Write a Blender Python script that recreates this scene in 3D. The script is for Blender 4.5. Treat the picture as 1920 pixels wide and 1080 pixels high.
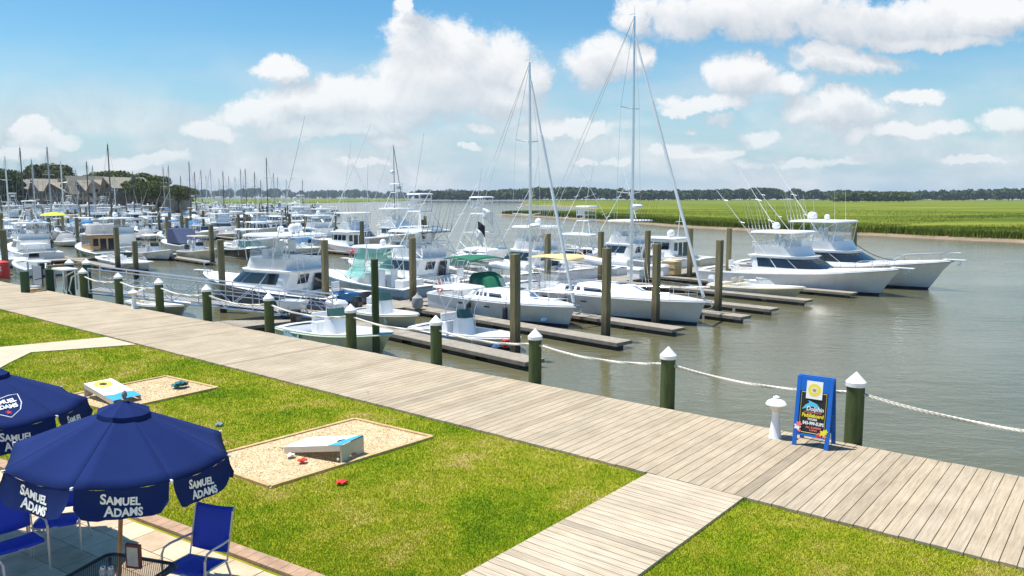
import bpy, math, random
import numpy as np
from math import sin, cos, pi, radians, sqrt, atan2
from mathutils import Vector, Matrix
for o in list(bpy.data.objects): bpy.data.objects.remove(o)
scene = bpy.context.scene
COL = scene.collection
R = random.Random(7)

# ---------------------------------------------------------------- camera
F = 1450.0; HC = 4.3; PITCH = math.atan(170/1450)
cd = bpy.data.cameras.new('camera'); cam = bpy.data.objects.new('camera', cd); COL.objects.link(cam)
cam.location = (0, 0, HC); cam.rotation_euler = (pi/2 - PITCH, 0, 0)
cd.sensor_width = 36; cd.lens = 36*F/1920; cd.clip_start = .1; cd.clip_end = 12000
scene.camera = cam
scene.render.resolution_x = 1024; scene.render.resolution_y = 576

# ---------------------------------------------------------------- sun, sky, exposure
SUN = Vector((-.33, .08, 1.0)).normalized()
sl = bpy.data.lights.new('sun', 'SUN'); sl.energy = 4.9; sl.angle = radians(.5); sl.color = (1, .955, .88)
so = bpy.data.objects.new('sun', sl); COL.objects.link(so); so.location = (0, 0, 60)
so.rotation_euler = SUN.to_track_quat('Z', 'Y').to_euler()
vs = scene.view_settings; vs.view_transform = 'Standard'; vs.look = 'None'; vs.exposure = .42; vs.gamma = 1; vs.use_curve_mapping = False
try: scene.cycles.max_bounces = 6; scene.cycles.transparent_max_bounces = 12
except Exception: pass

def px_dir(px, py):
    a = (px-960)/F; b = (py-540)/F
    return Vector((a, cos(PITCH)-b*sin(PITCH), -(sin(PITCH)+b*cos(PITCH))))
world = bpy.data.worlds.new("World"); scene.world = world; world.use_nodes = True
wn = world.node_tree.nodes; wl = world.node_tree.links; wn.clear()
def wnode(t, **k):
    n = wn.new(t)
    for a, b in k.items(): setattr(n, a, b)
    return n
def wmath(op, a, b=None, c=None, clamp=False):
    n = wnode('ShaderNodeMath', operation=op, use_clamp=clamp)
    for i, v in enumerate((a, b, c)):
        if v is None: continue
        if isinstance(v, (int, float)): n.inputs[i].default_value = v
        else: wl.new(v, n.inputs[i])
    return n.outputs[0]
def wvec(op, a, b=None, c=None):
    n = wnode('ShaderNodeVectorMath', operation=op)
    for i, v in enumerate((a, b, c)):
        if v is None: continue
        if isinstance(v, (tuple, list)): n.inputs[i].default_value = v
        else: wl.new(v, n.inputs[i])
    return n
# hand-placed cumulus, as directions: (x, y, radius x, radius y)
PUFFS = [(762,0,22,22),(768,40,34,36),(782,84,64,52),(850,96,72,52),(925,118,72,50),(985,150,46,40),(820,150,120,58),(760,190,140,42),
(650,186,86,36),(560,196,84,32),(485,212,62,26),(400,246,46,18),(700,226,150,20),(905,190,120,32),(600,240,150,16),
(535,137,50,22),(60,238,38,18),(92,264,54,18),(60,284,60,14),(230,300,110,12),
(1190,28,42,36),(1300,22,110,42),(1450,22,150,50),(1600,40,150,46),(1750,30,160,42),(1890,14,120,28),(1720,74,150,16),
(1125,112,68,44),(1190,104,38,24),(1395,140,56,36),(1445,162,78,24),(1325,196,90,16),(1270,208,42,10),(1590,116,92,26),(1550,98,60,18),
(1720,184,50,15),(1565,208,84,30),(1582,185,40,22),(1350,226,30,13),(1290,247,18,8),(1425,258,40,16),
(1285,286,72,15),(1355,280,38,10),(1602,256,34,12),(1700,250,62,12),(1782,240,50,16),(1900,228,44,24),(1070,242,100,14),
(1090,298,24,7),(735,262,36,10),(690,302,40,7),(900,243,26,9),(882,276,20,7),(1830,300,60,8),(1500,300,110,10),(1160,302,30,7)]
tc = wnode('ShaderNodeTexCoord')
sepd = wnode('ShaderNodeSeparateXYZ'); wl.new(tc.outputs['Generated'], sepd.inputs[0])
ay = wmath('MAXIMUM', wmath('ABSOLUTE', sepd.outputs[1]), .02)
cu = wmath('DIVIDE', sepd.outputs[0], ay); cw = wmath('DIVIDE', sepd.outputs[2], ay)
cmb = wnode('ShaderNodeCombineXYZ'); wl.new(cu, cmb.inputs[0]); wl.new(cw, cmb.inputs[1])
P0 = cmb.outputs[0]
nz1 = wnode('ShaderNodeTexNoise'); nz1.inputs['Scale'].default_value = 9; nz1.inputs['Detail'].default_value = 7; nz1.inputs['Roughness'].default_value = .70
wl.new(P0, nz1.inputs['Vector'])
wv = wvec('MULTIPLY', wvec('SUBTRACT', nz1.outputs['Color'], (.5,.5,.5)).outputs[0], (.10,.062,0))
PW = wvec('ADD', P0, wv.outputs[0]).outputs[0]
def field(P):
    cur = None
    for (x, y, rx, ry) in PUFFS:
        d = px_dir(x, y); u = d.x/d.y; w = d.z/d.y; iu = F/rx*.95; iw = F/ry*.95
        q = wvec('MULTIPLY_ADD', P, (iu, iw, 0), (-u*iu, -w*iw, 0))
        dd = wvec('DOT_PRODUCT', q.outputs[0], q.outputs[0]); dd = wvec('DOT_PRODUCT', q.outputs[0], q.outputs[0]).outputs['Value']
        cur = dd if cur is None else wmath('SMOOTH_MIN', cur, dd, .35)
    return cur
f1 = field(PW)
PU = wvec('ADD', PW, (-.012, .022, 0)).outputs[0]
f2 = field(PU)
nz2 = wnode('ShaderNodeTexNoise'); nz2.inputs['Scale'].default_value = 26; nz2.inputs['Detail'].default_value = 6; nz2.inputs['Roughness'].default_value = .6
wl.new(PW, nz2.inputs['Vector'])
nz4 = wnode('ShaderNodeTexNoise'); nz4.inputs['Scale'].default_value = 11; nz4.inputs['Detail'].default_value = 8; nz4.inputs['Roughness'].default_value = .68; nz4.inputs['Distortion'].default_value = .4
wl.new(wvec('ADD', P0, (3.1, 7.7, 2.2)).outputs[0], nz4.inputs['Vector'])
edge = wmath('ADD', wmath('MULTIPLY_ADD', nz2.outputs['Fac'], 2.2, -1.1), wmath('MULTIPLY_ADD', nz4.outputs['Fac'], 2.6, -1.3))
m = wnode('ShaderNodeMapRange', interpolation_type='SMOOTHSTEP'); m.inputs[1].default_value = 1.50; m.inputs[2].default_value = .50
m.inputs[3].default_value = 0; m.inputs[4].default_value = 1
wl.new(wmath('ADD', f1, edge), m.inputs[0])
dens = m.outputs[0]
# broad thin cloud low on the horizon
strch = wvec('MULTIPLY', P0, (4.2, 15, 1)).outputs[0]
nz3 = wnode('ShaderNodeTexNoise'); nz3.inputs['Scale'].default_value = 1.1; nz3.inputs['Detail'].default_value = 6
wl.new(strch, nz3.inputs['Vector'])
m3 = wnode('ShaderNodeMapRange'); m3.inputs[1].default_value = .40; m3.inputs[2].default_value = .56; wl.new(nz3.outputs['Fac'], m3.inputs[0])
band = wnode('ShaderNodeMapRange', interpolation_type='SMOOTHSTEP'); band.inputs[1].default_value = .22; band.inputs[2].default_value = .03; wl.new(cw, band.inputs[0])
wisp = wmath('MULTIPLY', wmath('MULTIPLY', m3.outputs[0], band.outputs[0]), .8)
# shading: lighter where the field falls off above (tops), greyer below
sh = wmath('MULTIPLY_ADD', wmath('SUBTRACT', f2, f1), .60, .46)
sh = wmath('ADD', sh, wmath('MULTIPLY_ADD', nz4.outputs['Fac'], -2.0, 1.0), clamp=True)
cr = wnode('ShaderNodeMix', data_type='RGBA'); wl.new(sh, cr.inputs[0])
cr.inputs[6].default_value = (4.4, 4.85, 5.4, 1); cr.inputs[7].default_value = (7.3, 7.35, 7.4, 1)
sky = wnode('ShaderNodeTexSky', sky_type='NISHITA', sun_disc=False)
sky.sun_elevation = math.asin(SUN.z); sky.sun_rotation = math.atan2(SUN.x, SUN.y); sky.air_density = 1.15; sky.dust_density = .35; sky.ozone_density = 1.6
hzr = wnode('ShaderNodeMapRange', interpolation_type='SMOOTHSTEP'); hzr.inputs[1].default_value = .22; hzr.inputs[2].default_value = -.02; hzr.inputs[4].default_value = .95; wl.new(cw, hzr.inputs[0])
mxh = wnode('ShaderNodeMix', data_type='RGBA'); wl.new(hzr.outputs[0], mxh.inputs[0]); hs = wnode('ShaderNodeHueSaturation'); hs.inputs['Saturation'].default_value = 1.32; hs.inputs['Value'].default_value = 1.0; tint = wnode('ShaderNodeMix', data_type='RGBA', blend_type='MULTIPLY'); tint.inputs[0].default_value = 1; wl.new(sky.outputs[0], tint.inputs[6]); tint.inputs[7].default_value = (.90, 1.0, 1.02, 1); wl.new(tint.outputs[2], hs.inputs['Color']); wl.new(hs.outputs[0], mxh.inputs[6]); mxh.inputs[7].default_value = (3.4, 4.65, 5.8, 1)
low = wnode('ShaderNodeMix', data_type='RGBA'); wl.new(wmath('MULTIPLY_ADD', nz4.outputs['Fac'], 2.4, -.75, clamp=True), low.inputs[0]); low.inputs[6].default_value = (4.4, 4.95, 5.5, 1); low.inputs[7].default_value = (7.0, 7.2, 7.3, 1)
mx0 = wnode('ShaderNodeMix', data_type='RGBA'); wl.new(wisp, mx0.inputs[0]); wl.new(mxh.outputs[2], mx0.inputs[6]); wl.new(low.outputs[2], mx0.inputs[7])
mx = wnode('ShaderNodeMix', data_type='RGBA'); fz = wnode('ShaderNodeMapRange', interpolation_type='SMOOTHSTEP'); fz.inputs[1].default_value = .0; fz.inputs[2].default_value = .17; fz.inputs[3].default_value = .45; fz.inputs[4].default_value = .97; wl.new(cw, fz.inputs[0])
wl.new(wmath('MULTIPLY', dens, fz.outputs[0]), mx.inputs[0]); wl.new(mx0.outputs[2], mx.inputs[6]); wl.new(cr.outputs[2], mx.inputs[7])
bg = wnode('ShaderNodeBackground'); bg.inputs[1].default_value = .10; wl.new(mx.outputs[2], bg.inputs[0])
wo = wnode('ShaderNodeOutputWorld'); wl.new(bg.outputs[0], wo.inputs[0])

# ---------------------------------------------------------------- coordinates
def G(px, py, z=0.0):
    d = px_dir(px, py); t = (z-HC)/d.z
    return Vector((d.x*t, d.y*t, z))
def at_depth(px, py, y):
    d = px_dir(px, py); t = y/d.y
    return Vector((d.x*t, y, HC + d.z*t))
def to_px(v):
    y = v[1]*cos(PITCH) - (v[2]-HC)*sin(PITCH); zz = v[1]*sin(PITCH) + (v[2]-HC)*cos(PITCH)
    return (960 + F*v[0]/y, 540 - F*zz/y)
UX, UY = .774, -.633; VX, VY = .633, .774          # u along the boardwalk, v out over the water
def UV(u, v, z=0.0): return Vector((u*UX+v*VX, u*UY+v*VY, z))
PX, PY = .717, .697; FX, FY = .697, -.717          # a along the piers, b along the finger docks
def D(a, b, z=0.0): return Vector((a*PX+b*FX, a*PY+b*FY, z))
W = -1.7
RZ_U = atan2(UY, UX); RZ_F = atan2(FY, FX)

# ---------------------------------------------------------------- materials
MATS = {}
def new_mat(name):
    m = bpy.data.materials.new(name); m.use_nodes = True
    nt = m.node_tree; b = nt.nodes['Principled BSDF']; return m, nt, b
def N(nt, t, **k):
    n = nt.nodes.new(t)
    for a, b in k.items(): setattr(n, a, b)
    return n
def ramp(nt, fac, stops):
    r = N(nt, 'ShaderNodeValToRGB'); e = r.color_ramp.elements
    while len(e) < len(stops): e.new(.5)
    for i, (p, c) in enumerate(stops): e[i].position = p; e[i].color = (*c, 1)
    nt.links.new(fac, r.inputs[0]); return r.outputs[0]
def noise(nt, vec, scale, detail=4, rough=.55, dist=0):
    n = N(nt, 'ShaderNodeTexNoise'); n.inputs['Scale'].default_value = scale; n.inputs['Detail'].default_value = detail
    n.inputs['Roughness'].default_value = rough; n.inputs['Distortion'].default_value = dist
    if vec is not None: nt.links.new(vec, n.inputs['Vector'])
    return n.outputs['Fac']
def mapping(nt, vec, sc=(1,1,1), rz=0):
    n = N(nt, 'ShaderNodeMapping', vector_type='TEXTURE'); n.inputs['Scale'].default_value = tuple(1/q for q in sc); n.inputs['Rotation'].default_value = (0,0,rz)
    nt.links.new(vec, n.inputs[0]); return n.outputs[0]
def bump(nt, b, h, strength=.3, dist=.02):
    n = N(nt, 'ShaderNodeBump'); n.inputs['Strength'].default_value = strength; n.inputs['Distance'].default_value = dist
    nt.links.new(h, n.inputs['Height']); nt.links.new(n.outputs[0], b.inputs['Normal'])
def mixc(nt, fac, a, b, mode='MIX'):
    n = N(nt, 'ShaderNodeMix', data_type='RGBA', blend_type=mode)
    for i, v in ((0, fac), (6, a), (7, b)):
        if isinstance(v, (int, float)): n.inputs[i].default_value = v
        elif isinstance(v, tuple): n.inputs[i].default_value = (*v, 1)
        else: nt.links.new(v, n.inputs[i])
    return n.outputs[2]
def paint(name, c, rough=.4, var=.12, scale=3, metal=0, coat=0, bmp=0, alpha=1, trans=0):
    if name in MATS: return MATS[name]
    m, nt, b = new_mat(name)
    tcn = N(nt, 'ShaderNodeTexCoord'); v = tcn.outputs['Object']
    f = noise(nt, v, scale, 5, .6)
    c0 = tuple(max(0, x*(1-var)) for x in c); c1 = tuple(min(1, x*(1+var*.6)) for x in c)
    nt.links.new(ramp(nt, f, [(.3, c0), (.7, c1)]), b.inputs['Base Color'])
    b.inputs['Roughness'].default_value = rough; b.inputs['Metallic'].default_value = metal
    b.inputs['Coat Weight'].default_value = coat; b.inputs['Alpha'].default_value = alpha
    if bmp: bump(nt, b, noise(nt, v, scale*6, 4), bmp, .02)
    MATS[name] = m; return m
def hullmat(name, top, bottom=(.02,.03,.06), stripe=None, z0=.05, z1=.14):
    if name in MATS: return MATS[name]
    m, nt, b = new_mat(name)
    tcn = N(nt, 'ShaderNodeTexCoord'); v = tcn.outputs['Object']
    sp = N(nt, 'ShaderNodeSeparateXYZ'); nt.links.new(v, sp.inputs[0])
    f = noise(nt, mapping(nt, v, (.6, .6, .25)), 3, 5, .6)
    base = ramp(nt, f, [(.3, tuple(x*.86 for x in top)), (.7, top)])
    def gt(t):
        n = N(nt, 'ShaderNodeMath', operation='GREATER_THAN'); nt.links.new(sp.outputs[2], n.inputs[0]); n.inputs[1].default_value = t; return n.outputs[0]
    c = mixc(nt, gt(z0), bottom, stripe or bottom)
    c = mixc(nt, gt(z1), c, base)
    nt.links.new(c, b.inputs['Base Color']); b.inputs['Roughness'].default_value = .22; b.inputs['Coat Weight'].default_value = .3
    MATS[name] = m; return m
def glassmat(name, c, rough=.06):
    if name in MATS: return MATS[name]
    m, nt, b = new_mat(name)
    b.inputs['Base Color'].default_value = (*c, 1); b.inputs['Roughness'].default_value = rough; b.inputs['Specular IOR Level'].default_value = .8
    MATS[name] = m; return m
def clearmat(name, c=(.85,.92,.92), alpha=.28):
    if name in MATS: return MATS[name]
    m, nt, b = new_mat(name)
    b.inputs['Base Color'].default_value = (*c, 1); b.inputs['Roughness'].default_value = .08; b.inputs['Alpha'].default_value = alpha
    MATS[name] = m; return m
def woodmat(name, cols, axis_scale=(1, 12, 1), rz=0, rough=.8, island=.5, bmp=.3):
    if name in MATS: return MATS[name]
    m, nt, b = new_mat(name)
    g = N(nt, 'ShaderNodeNewGeometry'); tcn = N(nt, 'ShaderNodeTexCoord')
    v = mapping(nt, tcn.outputs['Object'], axis_scale, rz)
    f = noise(nt, v, 3.5, 6, .65)
    base = ramp(nt, f, [(.25, cols[0]), (.55, cols[1]), (.8, cols[2])])
    q = island
    isl = ramp(nt, g.outputs['Random Per Island'], [(0, (1-q*1.1,)*3), (.07, (1-q*.7, 1-q*.74, 1-q*.78)), (.3, (1-q*.05, 1-q*.10, 1-q*.2)), (.65, (1-q*.26, 1-q*.25, 1-q*.27)), (1, (1,1,1))])
    c = mixc(nt, 1.0, base, isl, 'MULTIPLY')
    st = noise(nt, tcn.outputs['Object'], .9, 5, .6)
    c = mixc(nt, 1.0, c, ramp(nt, st, [(.3, (.8,.8,.79)), (.6, (1,1,1))]), 'MULTIPLY')
    nt.links.new(c, b.inputs['Base Color']); b.inputs['Roughness'].default_value = rough; b.inputs['Specular IOR Level'].default_value = .3
    bump(nt, b, f, bmp, .01); MATS[name] = m; return m

# ---------------------------------------------------------------- mesh builder
class MB:
    def __init__(s): s.v = []; s.f = []
    def add(s, vs, fs):
        n = len(s.v); s.v += [tuple(x) for x in vs]; s.f += [tuple(i+n for i in q) for q in fs]; return s
    def box(s, c, d, rz=0, M=None):
        hx, hy, hz = d[0]/2, d[1]/2, d[2]/2; ca, sa = cos(rz), sin(rz); P = []
        for z in (-hz, hz):
            for x, y in ((-hx,-hy),(hx,-hy),(hx,hy),(-hx,hy)): P.append((c[0]+x*ca-y*sa, c[1]+x*sa+y*ca, c[2]+z))
        if M: P = [M @ Vector(p) for p in P]
        return s.add(P, [(3,2,1,0),(4,5,6,7),(0,1,5,4),(1,2,6,5),(2,3,7,6),(3,0,4,7)])
    def tube(s, pts, r, n=6, r1=None, cap=True):
        pts = [Vector(p) for p in pts]; k = len(pts); V = []; Q = []
        for i, p in enumerate(pts):
            t = (pts[min(i+1,k-1)] - pts[max(i-1,0)]).normalized()
            up = Vector((0,0,1)) if abs(t.z) < .95 else Vector((1,0,0))
            a = t.cross(up).normalized(); b = a.cross(t)
            rr = r if r1 is None else r + (r1-r)*i/(k-1)
            for j in range(n): V.append(p + (a*cos(2*pi*j/n) + b*sin(2*pi*j/n))*rr)
        for i in range(k-1):
            for j in range(n): Q.append((i*n+j, i*n+(j+1)%n, (i+1)*n+(j+1)%n, (i+1)*n+j))
        if cap: Q += [tuple(range(n))[::-1], tuple(range((k-1)*n, k*n))]
        return s.add(V, Q)
    def lathe(s, c, prof, n=16):
        V = [(c[0]+r*cos(2*pi*j/n), c[1]+r*sin(2*pi*j/n), c[2]+z) for r, z in prof for j in range(n)]; k = len(prof)
        Q = [(i*n+j, i*n+(j+1)%n, (i+1)*n+(j+1)%n, (i+1)*n+j) for i in range(k-1) for j in range(n)]
        Q += [tuple(range(n))[::-1], tuple(range((k-1)*n, k*n))]
        return s.add(V, Q)
    def loft(s, rings, cap0=True, cap1=True, closed=True):
        n = len(rings[0]); V = [p for r in rings for p in r]; Q = []
        for i in range(len(rings)-1):
            for j in range(n if closed else n-1): Q.append((i*n+j, i*n+(j+1)%n, (i+1)*n+(j+1)%n, (i+1)*n+j))
        if cap0: Q.append(tuple(range(n))[::-1])
        if cap1: Q.append(tuple(range((len(rings)-1)*n, len(rings)*n)))
        return s.add(V, Q)
    def prism(s, poly, z0, z1):
        return s.loft([[(x, y, z0) for x, y in poly], [(x, y, z1) for x, y in poly]])
    def poly(s, P): return s.add(P, [tuple(range(len(P)))])
    def sphere(s, c, r, n=10, m=6, sz=1):
        return s.lathe(c, [(r*max(.02, cos(-pi/2+pi*i/m)), r*sz*sin(-pi/2+pi*i/m)) for i in range(m+1)], n)
    def xf(s, M): s.v = [tuple(M @ Vector(p)) for p in s.v]; return s
    def mesh(s, name, mat, smooth=False, bevel=0):
        me = bpy.data.meshes.new(name); me.from_pydata(s.v, [], s.f)
        if mat: me.materials.append(mat)
        if smooth:
            for p in me.polygons: p.use_smooth = True
            try: me.set_sharp_from_angle(angle=radians(38))
            except Exception: pass
        return me
    def build(s, name, mat, parent=None, smooth=False, bevel=0, label=None, loc=None, rz=0):
        o = bpy.data.objects.new(name, s.mesh(name, mat, smooth)); COL.objects.link(o)
        if parent is not None: o.parent = parent
        if loc is not None: o.location = loc; o.rotation_euler = (0, 0, rz)
        if bevel:
            b = o.modifiers.new('bevel', 'BEVEL'); b.width = bevel; b.segments = 2; b.limit_method = 'ANGLE'
        if label: o['label'] = label
        return o
def tag(o, label=None, cat=None, group=None, kind=None):
    if label: o['label'] = label
    if cat: o['category'] = cat
    if group: o['group'] = group
    if kind: o['kind'] = kind
    return o
def thing(name, label, cat, loc=(0,0,0), rz=0, group=None):
    o = bpy.data.objects.new(name, None); o.empty_display_size = .2; COL.objects.link(o)
    o.location = loc; o.rotation_euler = (0, 0, rz); return tag(o, label, cat, group)
def struct(mb, name, mat, smooth=False, kind='structure'):
    return tag(mb.build(name, mat, smooth=smooth), kind=kind)
CH = {}
def index_children():
    CH.clear()
    for o in COL.objects:
        if o.parent: CH.setdefault(o.parent.name, []).append(o)
def copy_tree(o, parent=None, drop=()):
    c = o.copy(); COL.objects.link(c); c.parent = parent
    for ch in CH.get(o.name, []):
        if ch.name.split('.')[0] in drop: continue
        copy_tree(ch, c)
    return c
def mirror(f):
    for s in (-1, 1): f(s)
def tri_mesh(name, P, mat, parent=None, smooth=False, k=3):
    """fast mesh from an (n*k,3) array of loose k-gons"""
    n = len(P)//k; me = bpy.data.meshes.new(name)
    me.vertices.add(len(P)); me.vertices.foreach_set('co', np.asarray(P, dtype=np.float32).ravel())
    me.loops.add(len(P)); me.loops.foreach_set('vertex_index', np.arange(len(P), dtype=np.int32))
    me.polygons.add(n); me.polygons.foreach_set('loop_start', np.arange(0, len(P), k, dtype=np.int32))
    try: me.polygons.foreach_set('loop_total', np.full(n, k, dtype=np.int32))
    except Exception: pass
    me.update(calc_edges=True); me.materials.append(mat)
    o = bpy.data.objects.new(name, me); COL.objects.link(o)
    if parent is not None: o.parent = parent
    return o
ORD = ['leftmost','second from the left','third from the left','fourth from the left','fifth from the left','sixth from the left','seventh from the left','eighth from the left','ninth from the left','tenth from the left']
def ordinal(i, n):
    if i == n-1 and n > 1: return 'rightmost'
    if i < 10: return ORD[i]
    W_ = ['eleventh','twelfth','thirteenth','fourteenth','fifteenth','sixteenth','seventeenth','eighteenth','nineteenth','twentieth']
    if i < 20: return W_[i-10] + ' from the left'
    k = i+1; suf = 'th' if 10 <= k % 100 <= 20 else {1:'st',2:'nd',3:'rd'}.get(k % 10, 'th')
    return f'{k}{suf} from the left'
# ================================================================ setting
NG = np.random.default_rng(3)
def in_poly(P, poly):
    x, y = P[:,0], P[:,1]; ins = np.zeros(len(P), bool); n = len(poly)
    for i in range(n):
        x0, y0 = poly[i][:2]; x1, y1 = poly[(i+1) % n][:2]
        c = ((y0 > y) != (y1 > y)) & (x < (x1-x0)*(y-y0)/((y1-y0) if y1 != y0 else 1e-9) + x0); ins ^= c
    return ins
# river bed (one sheet to the horizon) and water
mbed = paint('mud_bed', (.10,.085,.05), .9, .2, .3)
struct(MB().poly([(-6000,-60,-4.5),(6000,-60,-4.5),(6000,7000,-4.5),(-6000,7000,-4.5)]), 'ground', mbed)
m, nt, b = new_mat('water'); tcn = N(nt, 'ShaderNodeTexCoord'); v = tcn.outputs['Object']
cn = noise(nt, v, .035, 4, .6)
nt.links.new(ramp(nt, cn, [(.3, (.095,.096,.045)), (.7, (.165,.150,.085))]), b.inputs['Base Color'])
b.inputs['Roughness'].default_value = .09; b.inputs['IOR'].default_value = 1.33; b.inputs['Specular IOR Level'].default_value = .62
h1 = noise(nt, mapping(nt, v, (1, 2.0, 1), radians(12)), 4.6, 3, .6, .25)
h2 = noise(nt, mapping(nt, v, (1, 1.9, 1), radians(-8)), 1.1, 3, .55, .3)
h3 = noise(nt, mapping(nt, v, (1, 1.7, 1)), .14, 3, .5)
def nm(nt, op, a, bb, c=None):
    n = N(nt, 'ShaderNodeMath', operation=op)
    for i, x in enumerate((a, bb, c)):
        if x is None: continue
        if isinstance(x, (int, float)): n.inputs[i].default_value = x
        else: nt.links.new(x, n.inputs[i])
    return n.outputs[0]
calm = noise(nt, mapping(nt, v, (.5, 1, 1)), .09, 3, .5)
amp = nm(nt, 'MULTIPLY_ADD', calm, 1.5, -.25)
hh = nm(nt, 'MULTIPLY', nm(nt, 'ADD', nm(nt, 'MULTIPLY', h1, .35), nm(nt, 'MULTIPLY', h2, .9)), amp)
hh = nm(nt, 'ADD', hh, nm(nt, 'MULTIPLY', h3, 1.4))
bump(nt, b, hh, .5, .12)
MATS['water'] = m
struct(MB().poly([(-6000,-40,W),(6000,-40,W),(6000,6900,W),(-6000,6900,W)]), 'water', m)

# lawn, paths, patio ------------------------------------------------
m, nt, b = new_mat('lawn'); tcn = N(nt, 'ShaderNodeTexCoord'); v = tcn.outputs['Object']
big = noise(nt, v, .55, 5, .62, .4); fine = noise(nt, v, 26, 4, .7); mid = noise(nt, v, 3.2, 5, .65)
mixn = nm(nt, 'ADD', nm(nt, 'MULTIPLY', big, .55), nm(nt, 'ADD', nm(nt, 'MULTIPLY', mid, .28), nm(nt, 'MULTIPLY', fine, .17)))
LAWNC = [(.34, (.11,.18,.008)), (.45, (.21,.26,.010)), (.53, (.32,.31,.03)), (.62, (.46,.36,.13))]
nt.links.new(ramp(nt, mixn, LAWNC), b.inputs['Base Color']); b.inputs['Roughness'].default_value = .95
b.inputs['Specular IOR Level'].default_value = .1; bump(nt, b, fine, .8, .03)
lawn_m = m
lawn_poly = [UV(-62,10.45), UV(16,10.45), UV(16,-8), UV(-62,-8)]
struct(MB().loft([[tuple(p+Vector((0,0,z))) for p in lawn_poly] for z in (-3.5,-.045)]), 'lawn', lawn_m)
deckwood = woodmat('deck_boards', [(.34,.27,.18), (.51,.42,.30), (.61,.52,.385)], (9, .5, 1), RZ_U, .8, .34, .35)
pathwood = woodmat('path_boards', [(.34,.27,.185), (.60,.50,.37), (.70,.60,.46)], (.5, 9, 1), RZ_U, .8, .26, .3)
dark_wood = paint('dark_timber', (.07,.06,.045), .85, .3, 4, bmp=.3)
mb = MB(); u = -62.0
while u < 14:
    w = .183; j = R.uniform(-.012, .012)
    c = UV(u+w/2, 12.2+j, -.02); mb.box(c, (w-.011, 3.52, .045), RZ_U); u += w
bw = struct(mb, 'boardwalk', deckwood)
mb = MB()
for vv in (10.53, 11.6, 12.8, 13.86): mb.box(UV(-24, vv, -.17), (76, .09, .24), RZ_U)
struct(mb, 'boardwalk_beams', dark_wood)
# seawall below the boardwalk
mb = MB().box(UV(-24, 11.4, -2.4), (76, .3, 4.1), RZ_U)
tag(mb.build('seawall', paint('seawall', (.16,.15,.12), .9, .3, 1.5, bmp=.4)), 'grey retaining wall under the boardwalk along the water', 'wall')
mb = MB(); vv = 10.44
while vv > 2.0:
    w = .142; mb.box(UV(-4.995, vv-w/2, -.022), (1.56, w-.010, .04), RZ_U); vv -= w
struct(mb, 'boardwalk_path', pathwood)
conc = paint('pale_path', (.56,.45,.32), .85, .14, 2.5, bmp=.2)
p1 = [(-12.61,23.71),(-11.1,22.48),(-13.5,21.35),(-13.2,19.9),(-12.4,17.0),(-24,11),(-30,16),(-17.5,20.2)]
mb = MB(); mb.prism([(x,y) for x,y in p1][::-1], -.12, -.012); struct(mb, 'path', conc)
# patio of pale pavers
e0 = Vector((-8.48,12.4,0)); e1 = Vector((-2.13,8.4,0)); ed = (e1-e0).normalized(); en = Vector((ed.y,-ed.x,0)); rzp = atan2(ed.y, ed.x)
if en.y > 0: en = -en
m, nt, b = new_mat('pavers'); g = N(nt, 'ShaderNodeNewGeometry'); tcn = N(nt, 'ShaderNodeTexCoord')
f = noise(nt, tcn.outputs['Object'], 3, 6, .65)
c = mixc(nt, 1.0, ramp(nt, f, [(.3, (.52,.38,.24)), (.7, (.76,.60,.42))]), ramp(nt, g.outputs['Random Per Island'], [(0, (.78,.74,.72)), (1, (1,1,1))]), 'MULTIPLY')
nt.links.new(c, b.inputs['Base Color']); b.inputs['Roughness'].default_value = .85; bump(nt, b, noise(nt, tcn.outputs['Object'], 30, 4), .25, .01)
mb = MB()
for i in range(-8, 22):
    for j in range(0, 12):
        off = .0 if j % 2 else .26
        c = e0 + ed*(i*.52+off) + en*(.26+.2+j*.42); sz = (.508, .408, .03)
        mb.box((c.x, c.y, -.045+R.uniform(-.002,.002)), sz, rzp)
struct(mb, 'patio', m)
mb = MB()
for i in range(-24, 62):
    c = e0 + ed*(i*.19) + en*.1; mb.box((c.x, c.y, -.03), (.184, .2, .07), rzp)
struct(mb, 'patio_edging', paint('edging_brick', (.42,.27,.17), .85, .3, 5, bmp=.2))
c = e0+ed*3+en*3.2; struct(MB().box((c.x, c.y, -.26), (16, 6, .4), rzp), 'patio_base', paint('joint_sand', (.30,.23,.15), .95, .2, 8))

# gravel pits ------------------------------------------------------
m, nt, b = new_mat('gravel'); tcn = N(nt, 'ShaderNodeTexCoord')
vo = N(nt, 'ShaderNodeTexVoronoi'); vo.inputs['Scale'].default_value = 52; nt.links.new(tcn.outputs['Object'], vo.inputs['Vector'])
sp = N(nt, 'ShaderNodeSeparateColor'); nt.links.new(vo.outputs['Color'], sp.inputs[0])
c = ramp(nt, sp.outputs[0], [(0, (.44,.28,.12)), (.3, (.66,.49,.27)), (1, (.80,.66,.45))])
c = mixc(nt, 1.0, c, ramp(nt, noise(nt, tcn.outputs['Object'], 2.5, 5), [(.3, (.85,.8,.74)), (.6, (1,1,1))]), 'MULTIPLY')
nt.links.new(c, b.inputs['Base Color']); b.inputs['Roughness'].default_value = .9; bump(nt, b, vo.outputs['Distance'], .7, .02)
gravel = m
pitwood = woodmat('pit_timber', [(.42,.27,.12), (.62,.43,.22), (.70,.53,.30)], (3,3,1), 0, .85, .15, .2)
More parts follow.
